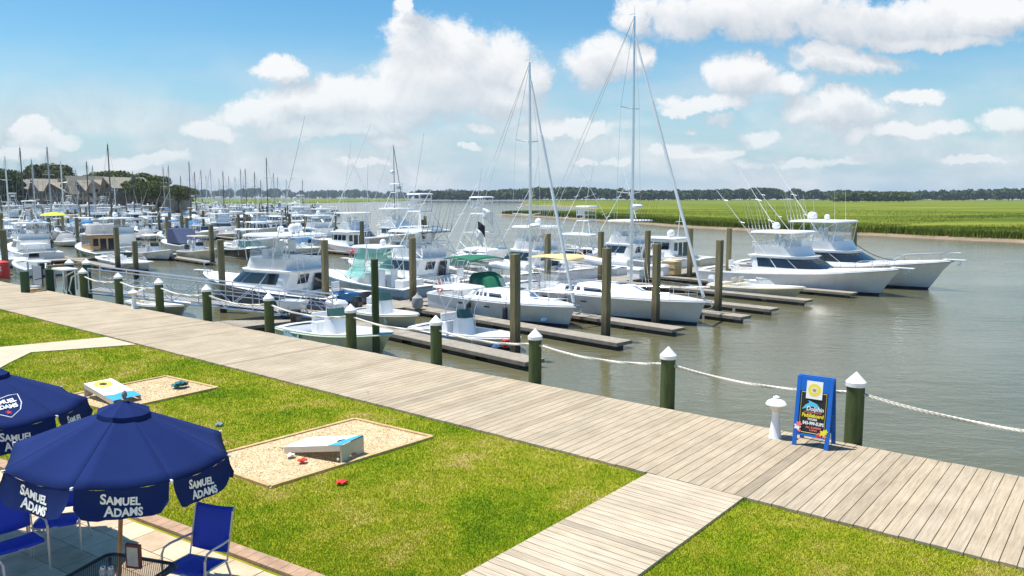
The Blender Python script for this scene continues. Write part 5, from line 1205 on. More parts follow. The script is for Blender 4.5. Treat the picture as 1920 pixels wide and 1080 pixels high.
bag(567,866,'red beanbag on the gravel in front of the nearer board', RB, 0, .85); bag(545,856,'off white beanbag on the gravel left of the red one', WB, 0, .85, 1); bag(641,907,'red beanbag lying on the grass below the nearer pit', RB, -.03, .95, .1)
bag(411,798,'small blue and white beanbag on the grass right of the umbrella', paint('bag_blue', (.20,.27,.36), .85, .3, 10), -.03, .9); bag(333,726,'first of the dark teal beanbags piled on the farther pit, the lower left one', TB_, 0, 1.5); bag(344,723,'dark teal beanbag on the farther pit, right one of the pile', NB, .02, 1.4, 1.2); bag(338,721,'dark teal beanbag lying on top of the pile in the farther pit', TB_, .07, 1.3, .8)
# ---------------------------------------------------------------- umbrellas
UBL = paint('umbrella_navy', (.011,.026,.12), .95, .10, 2.2, bmp=.08); UBL.node_tree.nodes['Principled BSDF'].inputs['Specular IOR Level'].default_value = .15; POLEW = paint('pole_wood', (.40,.20,.07), .45, .2, 8)
def umbrella(lab, top, tiltx, r0, zrib, ztop, shield=None, rmax=1.10, cut=()):
    """top: finial position. panels alternate round; ribs at angle r0 + k*45deg"""
    r = thing('umbrella', lab, 'umbrella', top, 0, 'navy patio umbrellas'); r.rotation_euler = (0, tiltx, 0)
    H_ = top.z; dz = H_-.02
    MB().tube([(0,0,0),(0,0,-H_/cos(tiltx)+.02)], .022, 10).build('pole', POLEW, r, smooth=True)
    MB().lathe((0,0,-.02), [(.03,0),(.035,.02),(.018,.035),(.028,.06),(.02,.09),(.004,.11)], 12).build('finial', paint('finial_grey', (.22,.22,.24), .5, .1), r, smooth=True)
    drop = zrib; mb = MB(); nr = 8; ne = 6; nrad = 8
    def P(k, e, t, dzz=0):
        """k panel, e across 0..1, t radius 0..1"""
        a0 = r0 + k*pi/4; a1 = a0+pi/4; p0 = Vector((cos(a0), sin(a0), 0)); p1 = Vector((cos(a1), sin(a1), 0)); p = (p0+(p1-p0)*e)*rmax*t
        sagm = .045*sin(pi*e)*t + .004*sin(e*23+k*1.7+t*9)*t*sin(pi*e); z = -drop*(t**1.03) - .06 - sagm; return Vector((p.x, p.y, z))
    for k in range(8):
        for i in range(nrad):
            t0, t1 = .06+.94*i/nrad, .06+.94*(i+1)/nrad
            pass
        mb.loft([[P(k, j/ne, .06+.94*i/nrad) for j in range(ne+1)] for i in range(nrad+1)], False, False, closed=False)
    c = mb.build('canopy', UBL, r, smooth=True)
    sm = c.modifiers.new('s', 'SOLIDIFY'); sm.thickness = .006
    # vent cap
    mb = MB(); 
    for k in range(8):
        for i in range(2):
            for j in range(4):
                t0, t1 = .02+.11*i, .02+.11*(i+1); mb.poly([P(k,j/4,t0)+Vector((0,0,.055)), P(k,j/4,t1)+Vector((0,0,.05)), P(k,(j+1)/4,t1)+Vector((0,0,.05)), P(k,(j+1)/4,t0)+Vector((0,0,.055))])
        for j in range(4): mb.poly([P(k,j/4,.24)+Vector((0,0,.05)), P(k,j/4,.25)+Vector((0,0,.0+.012*sin(pi*j/4))), P(k,(j+1)/4,.25)+Vector((0,0,.0+.012*sin(pi*(j+1)/4))), P(k,(j+1)/4,.24)+Vector((0,0,.05))])
    mb.build('vent_cap', UBL, r)
    for k in range(8):
        a = r0+k*pi/4; e_ = P(k,0,1); MB().tube([(0,0,-.09), (e_.x*.985, e_.y*.985, e_.z-.012)], .009, 4).build('rib', POLEW, r)
        MB().tube([(0,0,-.62), (e_.x*.5, e_.y*.5, -.06-drop*.46-.03)], .008, 4).build('strut', POLEW, r)
        tip = MB().box((e_.x*.99, e_.y*.99, e_.z+.002), (.05, .018, .022), a); tip.build('rib_tip', WHITE, r)
        # valance panel: hangs from the edge, lower corners rounded
        A, Bp = P(k,0,1), P(k,1,1); n = 12; mb = MB(); vh = .262; out = (A+Bp); out.z = 0; out.normalize(); tt = (Bp-A).normalized(); wv2 = (Bp-A).length
        def V(s, h):
            edge_ = P(k, s, 1); cr_ = min(1, min(s, 1-s)/.13); hh = vh*(.52+.48*sin(pi/2*cr_)) ; b_ = (.018*sin(s*9+k)+.006*sin(s*31+k*2))*h + .05*h*h
            return edge_ + out*b_ + Vector((0,0,-hh*h))
        m2 = MB()
        for i in range(n):
            s0, s1 = .022+.956*i/n, .022+.956*(i+1)/n
            pass
        m2.loft([[V(.022+.956*i/n, j/4) for i in range(n+1)] for j in range(5)], False, False, closed=False)
        vo_ = m2.build('valance', UBL, r, smooth=True)
        if k in cut: continue
        def onval(co):
            s = .5 + co.x/wv2; h = .56 - co.y/vh*1.0; p = V(min(.98,max(.02,s)), min(1.05,max(0,h))); e2 = P(k, min(.98,max(.02,s)), 1)
            hh = h*vh; q = e2 + out*(.018*sin(s*9+k)*h+.05*h*h+.006+co.z) + Vector((0,0,-hh)); return q
        text_mesh('lettering', 'Samuel', .122, WTXT, vo_, (0,0,0), (0,0,0), ext=.001, bold=.0035, smallcaps=True, curve=lambda c_: onval(Vector((c_.x-.015, c_.y+.048-.12*c_.x, c_.z))), sx=.9)
        text_mesh('lettering', 'Adams', .122, WTXT, vo_, (0,0,0), (0,0,0), ext=.001, bold=.0035, smallcaps=True, curve=lambda c_: onval(Vector((c_.x+.015, c_.y-.052-.06*c_.x, c_.z))), sx=.92)
    if shield is not None:
        k = shield
        def onp(x, y, up=.008):
            t = .66 - y/rmax; e = .5 + x/(rmax*.765*max(.2,t)); p = P(k, min(1,max(0,e)), t); a = r0+(k+.5)*pi/4; nrm = Vector((cos(a)*.45, sin(a)*.45, .89)); return p+nrm*up
        def oc(c_): return onp(c_.x, c_.y, .012+c_.z)
        sh_ = [(-.17,.14),(-.08,.16),(0,.135),(.08,.16),(.17,.14),(.165,.0),(.12,-.10),(0,-.19),(-.12,-.10),(-.165,0),(-.17,.14)]
        MB().tube([onp(x,y,.008) for x,y in sh_], .006, 4).build('shield_outline', WTXT, r)
        text_mesh('lettering', 'Samuel', .105, WTXT, r, (0,0,0), (0,0,0), bold=.003, smallcaps=True, curve=lambda c_: oc(Vector((c_.x, c_.y+.07, c_.z))), sx=.8); text_mesh('lettering', 'Adams', .105, WTXT, r, (0,0,0), (0,0,0), bold=.003, smallcaps=True, curve=lambda c_: oc(Vector((c_.x, c_.y-.015, c_.z))), sx=.8)
        star = [(.035*(1 if i%2==0 else .42)*sin(pi*i/5), -.11+.035*(1 if i%2==0 else .42)*cos(pi*i/5)) for i in range(10)]
        mb = MB(); tr = tessellate_polygon([[Vector((x,y,0)) for x,y in star]]); mb.add([onp(x,y,.012) for x,y in star], tr); mb.build('star', RED, r)
    return r
umbrella('nearer navy umbrella with white brewery lettering on its flaps, standing in the mesh table', at_depth(233,748,7.6), radians(5.0), radians(-86), .47, 2.4, rmax=1.055)
umbrella('farther left navy umbrella with a white shield, cut by the left edge of the photo', at_depth(-32,682,8.9), radians(1), radians(-61.6), .47, 2.4, shield=0, rmax=1.06)
# ---------------------------------------------------------------- table, chairs, menu
MESHB = paint('black_metal_frame', (.02,.02,.022), .45, .2, 5)
m, nt, b = new_mat('mesh_top'); tcn = N(nt, 'ShaderNodeTexCoord'); vv_ = N(nt, 'ShaderNodeVectorMath', operation='SCALE'); nt.links.new(tcn.outputs['Object'], vv_.inputs[0]); vv_.inputs[3].default_value = 62
rot = N(nt, 'ShaderNodeMapping'); rot.inputs['Rotation'].default_value = (0,0,pi/4); nt.links.new(vv_.outputs[0], rot.inputs[0])
fr_ = N(nt, 'ShaderNodeVectorMath', operation='FRACTION'); nt.links.new(rot.outputs[0], fr_.inputs[0]); s3 = N(nt, 'ShaderNodeSeparateXYZ'); nt.links.new(fr_.outputs[0], s3.inputs[0])
al = nm(nt, 'MAXIMUM', nm(nt, 'LESS_THAN', s3.outputs[0], .36), nm(nt, 'LESS_THAN', s3.outputs[1], .36)); nt.links.new(al, b.inputs['Alpha']); b.inputs['Base Color'].default_value = (.02,.02,.022,1); MESHT = m
tr_ = G(207, 1086, .72); tr_.z = 0
tb = thing('patio_table', 'square black mesh table under the nearer umbrella', 'table', tr_, radians(-17))
ht = .43; sq = []
for cx, cy, a0 in ((1,1,0),(-1,1,90),(-1,-1,180),(1,-1,270)):
    for i in range(5): a = radians(a0+22.5*i); sq.append((cx*(ht-.08)+.08*cos(a), cy*(ht-.08)+.08*sin(a)))
MB().poly([(x,y,.72) for x,y in sq]).build('tabletop', MESHT, tb)
MB().tube([(x,y,.72) for x,y in sq+[sq[0]]], .017, 6, cap=False).build('rim', MESHB, tb, smooth=True)
for sx in (-1,1):
    for sy in (-1,1): MB().tube([(sx*.36,sy*.36,.71),(sx*.22,sy*.22,.62),(sx*.20,sy*.20,.3),(sx*.36,sy*.36,0)], .015, 6).build('leg', MESHB, tb, smooth=True)
r = thing('menu_holder', 'dark red framed menu stand on the mesh table behind the umbrella pole', 'menu stand', (tr_.x+.13, tr_.y+.20, .722), radians(-12)); MB().box((0,0,.13), (.16,.03,.24)).build('frame', paint('menu_red', (.16,.025,.03), .5, .2), r); MB().box((0,-.0175,.13), (.12,.003,.19)).build('menu_page', paint('menu_page', (.55,.50,.45), .6, .2, 12), r)
for i, dx in enumerate((0, .075)):
    r = thing('shaker', ['small glass shaker on the mesh table, the left one', 'small glass shaker on the mesh table, the right one'][i], 'shaker', (tr_.x-.10+dx, tr_.y+.06, .722), 0, 'shakers on the mesh table'); MB().box((0,0,.035), (.045,.045,.07)).build('jar', CLEAR, r); MB().lathe((0,0,.07), [(.022,0),(.022,.018),(.015,.026)], 10).build('lid', CHROME, r)
SLING = paint('royal_blue_sling', (.014,.055,.60), .7, .12, 3, bmp=.1); CHF = paint('chair_frame', (.60,.57,.54), .35, .08, 4, metal=.3)
def sling_chair(lab, x, y, face, s=.88):
    """face = angle of the sitter's forward direction; local -Y is forward"""
    r = thing('patio_chair', lab, 'chair', (x, y, -.03), face+pi/2, 'blue sling patio chairs'); r.scale = (s,)*3; w = .27
    def slp(P, name, mat=SLING):
        mb = MB(); rings = []
        for i, (yy, zz) in enumerate(P): rings.append([(-w, yy, zz), (-w*.5, yy, zz-.012), (0, yy, zz-.018), (w*.5, yy, zz-.012), (w, yy, zz)])
        o = mb.loft(rings, False, False, closed=False).build(name, mat, r, smooth=True); sm = o.modifiers.new('s','SOLIDIFY'); sm.thickness = .006
    slp([(-.25,.40),(-.22,.435),(-.05,.43),(.12,.42),(.2,.41)], 'seat'); slp([(.225,.50),(.25,.62),(.28,.76),(.31,.88),(.34,.99),(.375,1.035)], 'backrest')
    for sx in (-1,1):
        X = sx*(w+.012)
        MB().tube([(X,-.25,.40),(X,-.1,.43),(X,.2,.41),(X,.25,.62),(X,.34,.99),(X,.385,1.04)], .013, 6).build('side_frame', CHF, r, smooth=True)
        MB().tube([(X+sx*.03,-.26,0),(X+sx*.03,-.25,.40),(X+sx*.035,-.24,.60),(X+sx*.035,-.20,.665),(X+sx*.03,-.1,.68),(X+sx*.02,.12,.665),(X,.26,.66)], .015, 7).build('arm', CHF, r, smooth=True)
        MB().tube([(X,.17,.42),(X+sx*.02,.30,.0)], .014, 6).build('leg', CHF, r, smooth=True)
    MB().tube([(-w,-.24,.38),(w,-.24,.38)], .012, 5).tube([(-w,.2,.40),(w,.2,.40)], .012, 5).build('crossbar', CHF, r)
    return r
c = G(370, 1046, .40); sling_chair('blue sling chair to the right of the nearer umbrella, facing the table', c.x, c.y, radians(-108))
c = G(30, 1010, .40); sling_chair('blue sling chair at the left edge with its seat seen under the umbrella', c.x-.05, c.y+.05, radians(-40))
c = G(-42, 1092, .40); sling_chair('blue sling chair in the bottom left corner seen from behind its arm', c.x, c.y-.15, radians(10))
c = G(112, 962, .40); sling_chair('blue sling chair hidden behind the nearer umbrella, only its legs showing', c.x, c.y, radians(-75))
c = G(-10, 955, .40); sling_chair('sling chair farthest left on the patio, under the farther umbrella', c.x-.1, c.y+.1, radians(-20))
# small scatter: leaves on pit and lawn
LF = paint('dry_leaf', (.10,.06,.03), .8, .3, 6); P_ = []
for (px, py) in [(395,860),(402,866),(448,858),(455,851),(620,868),(640,840),(708,822),(530,892),(470,885),(525,840),(515,838),(686,735),(275,727),(500,845)]:
    g_ = G(px, py, .035); 
    for k in range(5):
        x = g_.x+R.uniform(-.08,.08); y = g_.y+R.uniform(-.06,.06); a = R.uniform(0,6.3); s_ = R.uniform(.015,.03)
        P_ += [(x-cos(a)*s_, y-sin(a)*s_, .035),(x+sin(a)*s_*.4, y-cos(a)*s_*.4, .045),(x+cos(a)*s_, y+sin(a)*s_, .037)]
tag(tri_mesh('leaf_litter', P_, LF), 'dry dark leaves scattered on the gravel', 'leaves', kind='stuff')
# ================================================================ crowded basin at left
BP = {}
def proto(key, f, base, cat): r = f; r['category'] = cat; BP[key] = [r, base, 0]; return r
proto('sf', sportfisher('sport_fishing_boat', '', HW, L=11.5, B=3.9, outr=6.5, riglean=.4, rigout=.2, lo=True, roofz=3.8)[0], 'white flybridge fishing boat with long outriggers', 'sport fishing boat')
proto('sft', sportfisher('sport_fishing_boat', '', HW, L=12.5, B=4.1, outr=7, riglean=.3, rigout=.25, lo=True, roofz=4.0, tower=5.2)[0], 'white fishing boat with a high pipe tower', 'sport fishing boat')
proto('sfn', sportfisher('flybridge_boat', '', HW, L=10.5, B=3.7, outr=0, lo=True, roofz=3.7, struts=False)[0], 'white flybridge cruiser without outriggers', 'cruiser boat')
proto('ex', express('cabin_cruiser', '', HW, L=8.5, B=2.9, outr=0, lo=True, glass=DARKG)[0], 'white cabin cruiser with a hard top', 'cruiser boat')
proto('exd', express('cabin_cruiser', '', HBLACK, L=9, B=3.0, outr=5.5, lo=True, glass=GREENG)[0], 'black hulled express boat with white deck', 'cruiser boat')
proto('exb', express('cabin_cruiser', '', HW, L=8, B=2.8, outr=0, lo=True, canvas=BLUEC, glass=DARKG)[0], 'white cruiser with a blue canvas top', 'cruiser boat')
proto('exn', express('cabin_cruiser', '', HNAVY, L=8.2, B=2.8, outr=0, lo=True, canvas=BEIGEC, glass=DARKG)[0], 'navy hulled cruiser with a beige top', 'cruiser boat')
proto('cc', center_console('center_console_boat', '', HW, L=7, B=2.5, lo=True, rods=0, motors=2)[0], 'white center console boat with a T top', 'motorboat')
proto('ccb', center_console('center_console_boat', '', HBLUE, L=7, B=2.5, lo=True, rods=0, canvas=BEIGEC, motors=2)[0], 'pale blue center console boat with beige T top', 'motorboat')
proto('ccc', center_console('center_console_boat', '', HCREAM, L=7.4, B=2.6, fs=.75, fb=1.25, lo=True, rods=0, canvas=BEIGEC)[0], 'cream center console boat with beige T top', 'motorboat')
proto('rg', runabout('covered_boat', '', HW, canvas=GREYC, lo=True)[0], 'white boat under a grey canvas cover', 'motorboat')
proto('rb', runabout('covered_boat', '', HW, canvas=BLUEC, lo=True)[0], 'white boat under a blue canvas cover', 'motorboat')
proto('ro', runabout('runabout', '', HW, lo=True)[0], 'small open white runabout', 'motorboat')
proto('tr', trawler('pilothouse_boat', '', HW, wood=False, lo=True)[0], 'white pilothouse boat with dark windows', 'pilothouse boat')
proto('sa', sailboat('sailboat', '', HW, L=10.5, B=3.2, mast=13.2, lo=True, boomcover=BLUEC, mastmat=paint('grey_spar', (.42,.43,.43), .4, .1), furl=False)[0], 'white sailboat with a blue sail cover', 'sailboat')
proto('sb', sailboat('sailboat', '', HW, L=9.5, B=3.0, mast=12.2, lo=True, boomcover=WHITE, bimini=BEIGEC, furl=False)[0], 'white sailboat with a beige canopy', 'sailboat')
proto('sc', sailboat('sailboat', '', HNAVY, L=11.5, B=3.4, mast=14.6, lo=True, boomcover=BEIGEC, furl=False, mastmat=paint('dark_mast', (.10,.09,.085), .4, .1))[0], 'navy hulled sailboat with a dark mast', 'sailboat')
proto('sd', sailboat('sailboat', '', HW, L=9.5, B=3.0, mast=12.4, lo=True, bare=True, furl=False, mastmat=MATS['dark_mast'])[0], 'white sailboat with a bare dark mast', 'sailboat')
index_children()
PLACED = []; CENT = []
def place(key, pos, bowright, s=1.0, lab=None):
    b_ = BP[key]; o = b_[0] if b_[2] == 0 else copy_tree(b_[0]); b_[2] += 1
    o.location = pos; o.rotation_euler = (0, 0, RZ_F + (0 if bowright else pi) + R.uniform(-.03, .03)); o.scale = (s,)*3
    o['group'] = 'boats in the crowded basin'; PLACED.append((key, o, lab)); return o
def place_c(key, px, py, bowright, s=1.0, lab=None, L=8.0):
    """centre of the hull seen at pixel px, waterline py"""
    c = G(px, py, W); d = Vector((FX, FY, 0))*(L/2*(1 if bowright else -1)); CENT.append((c.x, c.y)); return place(key, c-d, bowright, s, lab)
tw, _ = trawler('pilothouse_boat', 'wooden pilothouse boat with grey bridge cover left of the ramp', HGREEN, L=10, B=3.5, wood=True); c = G(192, 487, W); tw.location = c + Vector((FX,FY,0))*4; tw.rotation_euler = (0,0,RZ_F+pi); tw['group'] = 'boats in the crowded basin'; CENT.append((c.x, c.y))
nb, _ = runabout('canopy_boat', 'motorboat under a big navy canvas canopy sloping to its stern', HW, L=8, B=2.9, canvas=None, fs=.8, fb=1.2); c = G(336, 470, W); nb.location = c + Vector((FX,FY,0))*4; nb.rotation_euler = (0,0,RZ_F+pi); CENT.append((c.x, c.y))
H = House([(1.0, .4, 5.0, 1.3), (2.5, 2.6, 4.6, 1.1)], .3); H.solid(crown=.06).build('canopy', NAVYC, nb)
for y in (-.5,.5): outboard(nb, -.05, y, .8, WHITE, 1.1)
nb2, _ = sportfisher('sport_fishing_boat', 'large sport fishing boat with tall tower and slim mast beyond the main pier', HW, L=14, B=4.5, tower=6.6, outr=10, riglean=.3, rigout=.3, roofz=4.6, dome=1, fb=2.0); c = G(748, 458, W); nb2.location = c - Vector((FX,FY,0))*6; nb2.rotation_euler = (0,0,RZ_F); CENT.append((c.x, c.y))
MB().tube([(5.2,0,4.5),(5.2,0,12.6)], .08, 6, .04).tube([(5.2,0,12.4),(6.6,0,6.5)], .05, 5).build('signal_mast', paint('grey_mast', (.22,.23,.25), .4, .1), nb2)
domes(nb2, [(4.4, .3, 11.3-2.4, .3)])
nb3, _ = sportfisher('sport_fishing_boat', 'white convertible fishing boat pointing right, left of the one with the tall mast', HW, L=12.5, B=4.2, outr=11, riglean=-.42, rigout=.1, roofz=4.2, dome=0); c = G(672, 466, W); nb3.location = c - Vector((FX,FY,0))*6; nb3.rotation_euler = (0,0,RZ_F); CENT.append((c.x, c.y))
MAN = [('ccc',384,487,1),('exd',472,484,1),('ro',262,506,1),('cc',296,486,1),('exb',318,455,0),('ex',30,457,1),('sfn',415,440,1),('tr',512,425,1),('ccb',245,470,1),('sf',600,430,1),('sft',560,425,1),('sf',556,398,1),('sfn',596,397,0),('ex',628,404,1),('tr',72,452,1),('rg',135,462,1),('exn',110,445,0),('rb',350,440,1),('cc',60,512,0),('ro',20,500,1),('sfn',100,420,1),('rg',285,450,1),('sfn',215,418,1),('sf',440,412,1)]
for key, px, py, br in MAN: place_c(key, px, py, bool(br), R.uniform(.92,1.08))
KL = {'sa':10.5,'sb':9.5,'sc':11.5,'sd':9.5}; KM = {'sa':13.2,'sb':12.2,'sc':14.6,'sd':12.4}; KX = .60
for i, (px, ty, key) in enumerate([(50,278,'sc'),(68,300,'sa'),(100,277,'sa'),(124,303,'sb'),(170,304,'sd'),(183,311,'sa'),(211,272,'sc'),(278,336,'sb'),(322,311,'sa'),(344,330,'sd'),(361,304,'sc'),(372,323,'sd'),(384,319,'sc'),(400,317,'sb'),(424,322,'sd'),(433,331,'sa'),(445,332,'sb'),(456,318,'sa'),(465,317,'sc'),(481,323,'sd'),(503,297,'sc'),(518,325,'sa'),(541,336,'sb'),(570,338,'sd'),(415,335,'sb'),(300,345,'sa'),(493,338,'sd'),(152,318,'sa'),(255,322,'sd'),(392,330,'sb')]):
    L = KL[key]; s = 1.0; zt = W + KM[key]; ratio = (ty-540)/F*.993 + .1165; d = (HC-zt)/ratio
    d = min(d, 330); x = (px-960)/F*d; br = R.random() < .5; sg_ = 1 if br else -1
    pos = Vector((x, d, W)) - Vector((FX,FY,0))*(L*KX*sg_); cc_ = Vector((x,d,0)) - Vector((FX,FY,0))*(L*(KX-.5)*sg_); CENT.append((cc_.x, cc_.y)); place(key, pos, br)
piers = [(-80, 8, 57), (-117, 12, 64), (-153, 22, 84), (-189, 34, 104), (-225, 46, 126), (-262, 60, 148), (-300, 75, 168)]
WT = ['sf']*3+['sft']*2+['sfn']*4+['ex']*5+['exd']*2+['exb']*2+['exn']*1+['cc']*5+['ccb']*2+['ccc']*2+['rg']*3+['rb']*2+['ro']*3+['tr']*3+['sa']*1+['sb']*1+['sd']*1
KLEN = dict(sf=11.5,sft=12.5,sfn=10.5,ex=8.5,exd=9,exb=8,exn=8.2,cc=7,ccb=7,ccc=7.4,rg=6.2,rb=6.2,ro=6.2,tr=10.5,**KL)
fproto = [None]; pproto = [None]; NP = [0]; FL = []; PL = []
for k, (b0, a0_, a1_) in enumerate(piers):
    float_dock('main_pier', ['floating pier of the basin nearest the ramp','second floating pier out in the crowded basin','third floating pier out in the crowded basin','fourth floating pier out in the crowded basin','fifth floating pier out in the crowded basin','sixth floating pier out, in front of the brown houses','farthest floating pier, before the far marsh'][k], b0, a0_, a1_, 2.0, 'a', 'piers of the crowded basin', 'pier')
    a = a0_+3; row = 0
    while a < a1_-2:
        for side in (1, -1):
            c = D(a, b0+side*6.5); px = 960+F*c.x/c.y if c.y > 20 else -999
            if px < -90 or c.y < 30: continue
            if row % 2 == 0:
                if fproto[0] is None: fproto[0] = float_dock('finger_dock', 'x', a+1.95, b0+1, b0+12, .9, 'b', 'finger docks of the crowded basin'); f = fproto[0]; index_children()
                else: f = copy_tree(fproto[0])
                f.location = D(a+1.95, b0+side*6.8, ZD); FL.append(f)
                e = D(a+1.95, b0+side*12.6); tp = R.uniform(1.7,2.3)
                if pproto[0] is None: o = pile('pile', 'x', e.x, e.y, 1.9, .32, False, 'piles of the crowded basin'); pproto[0] = o
                else: o = pproto[0].copy(); COL.objects.link(o); o.location = (e.x, e.y, o.location.z)
                o.rotation_euler = (0,0,R.random()); PL.append(o)
            key = R.choice(WT); L = KLEN[key]; br = (side == 1) if R.random() < .8 else (side != 1); s = R.uniform(.88,1.1)
            mid = D(a, b0+side*(1.6+L*s/2), 0)
            if any((mid.x-x)**2+(mid.y-y)**2 < 5.2**2 for x, y in CENT) or R.random() < .05: continue
            mp = Vector((mid.x, mid.y, W)) - Vector((FX,FY,0))*(L*s/2*(1 if br else -1)); place(key, mp, br, s)
        a += 3.9; row += 1
by = {}
for key, o, lab in PLACED: by.setdefault(key, []).append(o)
for key, L in by.items():
    L.sort(key=lambda o: to_px(o.location)[0])
    for i, o in enumerate(L): o['label'] = f"{BP[key][1]}, {ordinal(i, len(L))} in the basin" if len(L) > 1 else BP[key][1] + ' in the crowded basin'
for L, w_ in ((FL, 'weathered finger dock'), (PL, 'brown square pile')):
    L.sort(key=lambda o: to_px(o.location)[0])
    for i, o in enumerate(L): o['label'] = f'{w_} between boats, {ordinal(i, len(L))} in the crowded basin'
print('basin boats', len(PLACED), 'fingers', len(FL))
for px, py, lab in ((183,482,'red round float beside the wooden pilothouse boat, the left one'),(207,487,'red round float beside the wooden pilothouse boat, the right one'),(660,473,'red round float under the bow of the white convertible fishing boat')):
    tag(MB().sphere((0,0,0), .26, 14, 10).tube([(0,0,.24),(0,0,.36)], .05, 6).build('buoy', RED, smooth=True, loc=G(px, py, -1.35)), lab, 'buoy', 'red floats hung on boats')
# lime canopy and blue awning seen among the boats
for px, py, d, mat, lab, sc_ in ((101,398,100,YELC,'lime green canopy awning among the far boats', .9), (163,412,85,BLUEC,'small blue canopy awning among the far boats', .4)):
    p = at_depth(px, py, d); r = thing('canopy_awning', lab, 'awning', (p.x, p.y, p.z-.4)); r.scale = (sc_, sc_, .9); House([(0,-1.5,1.5,1.2),(.25,-1.2,1.2,.9),(.4,-.5,.5,.3)], .4).solid(crown=.05).build('canvas', mat, r)
    for x in (-1.2,1.2):
        for y in (-.8,.8): MB().tube([(x,y,.0),(x,y,-1.9)], .025, 5).build('pole', ALU, r)
# ================================================================ shore, houses, trees
land = [(-420,392),(-100,391.5),(120,390),(250,389),(345,388)]
lp = [G(x, y, W) for x, y in land] + [Vector((-205, 420, 0)), Vector((-420, 520, 0)), Vector((-900, 420, 0))]
bank([Vector((p.x,p.y,0)) for p in lp], 'shore_land', 3, W-.5, .3, paint('shore_grass', (.10,.12,.04), .95, .4, .2))
SHG = [paint('shingle_roof', (.25,.225,.175), .9, .25, .6, bmp=.3), paint('shingle_roof_tan', (.34,.28,.20), .9, .2, .6, bmp=.3)]
SID = paint('wood_siding', (.17,.145,.11), .9, .25, .8); SID2 = paint('wood_siding_light', (.30,.27,.21), .9, .25, .8); TRIM = paint('house_trim', (.36,.33,.28), .8, .1, 2)
def house(lab, x, y, rz, w=9.5, d=10, h=6.2, rh=3.6, flip=1, roof=0, sid=SID, chim=True):
    r = thing('townhouse', lab, 'house', (x, y, .2), rz, 'brown townhouses on the shore')
    # local: -Y faces the water; asymmetric gable, ridge along Y
    xr = w*.16*flip; mb = MB(); P = [(-w/2,0),(w/2,0),(w/2,h-1.2*(flip>0)),(xr,h+rh),(-w/2,h-1.2*(flip<0))]
    mb.loft([[(a, yy, z) for a, z in P] for yy in (-d/2, d/2)]); mb.build('wall', sid, r)
    ro = MB(); zl = P[4][1]; zr = P[2][1]; th = .22; o = .7; ya, yb = -d/2-.9, d/2+.5
    for (xa, za, xb, zb) in ((-w/2, zl, xr, h+rh), (xr, h+rh, w/2, zr)):
        sl = (zb-za)/(xb-xa); 
        if xa == -w/2: xa -= o; za -= o*sl
        else: xb += o; zb += o*sl
        ro.add([(xa,ya,za+.03),(xb,ya,zb+.03),(xb,yb,zb+.03),(xa,yb,za+.03),(xa,ya,za+th),(xb,ya,zb+th),(xb,yb,zb+th),(xa,yb,za+th)], [(3,2,1,0),(4,5,6,7),(0,1,5,4),(1,2,6,5),(2,3,7,6),(3,0,4,7)])
    rf = ro.build('roof', SHG[roof], r)
    if chim: MB().box((-w*.22*flip, 1.2, h+rh*.6+.6), (1.1,1.1,2.6)).build('chimney', sid, rf)
    for lv in (0, 1):
        z = .3+lv*2.9; 
        for i, cx in enumerate((-w*.30, -w*.02, w*.28)):
            wn_ = MB().box((cx, -d/2-.02, z+1.35), (1.7, .10, 1.9)).build('window', DARKG, r)
            mb = MB()
            for s in (-1,1): mb.box((cx+s*.92, -d/2-.05, z+1.35), (.12,.16,2.14))
            mb.box((cx, -d/2-.05, z+2.38), (1.72,.16,.12)).box((cx, -d/2-.05, z+.32), (1.72,.16,.12)); mb.build('frame', TRIM, wn_)
        bz_ = z+.05; b = MB().box((0, -d/2-1.1, bz_), (w*.86, 2.0, .18)).build('balcony', sid, r)
        mb = MB(); 
        for zz in (.45,.75,1.05): mb.box((0, -d/2-2.05, bz_+zz), (w*.86,.06,.07))
        for i in range(6): mb.box((-w*.43+w*.86*i/5, -d/2-2.05, bz_+.55), (.1,.1,1.1))
        mb.build('railing', TRIM, b)
    MB().box((w*.1*flip, -d/2-.03, h+.6), (1.3,.08,1.0)).build('window', DARKG, r)
    for s in (-1,1): MB().box((s*w*.41, -d/2-1.95, 2.9), (.2,.2,5.8)).build('porch_post', sid, r)
    return r
hl = ['leftmost','second from the left','third from the left','fourth from the left','fifth from the left','sixth from the left','seventh from the left','eighth from the left']
HP = [(50,356,11,1,1),(79,352,11,-1,0),(108,344,12,1,0),(138,338,11.5,-1,1),(166,334,11,1,0),(193,330,11.5,-1,0),(219,324,12,1,1),(244,316,11,-1,0)]
for i, (px, d, w, fl, rf) in enumerate(HP):
    dd2 = d*.78; x = (px-960)/F*dd2; house(f'brown wooden townhouse on the far shore, {hl[i]} of the row', x, dd2, radians(-44 if i % 3 else -20), w, 11, 5.6+1.0*((i*2) % 3)*.7, 3.2+.7*((i+1) % 2), -1 if i % 4 else 1, rf, SID if i % 2 else SID2)
house('brown wooden townhouse standing apart at the right end of the row', (320-960)/F*246, 246, radians(-30), 9.5, 10, 4.4, 3.0, -1, 0, SID2)
BARK = paint('tree_bark', (.10,.075,.05), .9, .3, 4, bmp=.3)
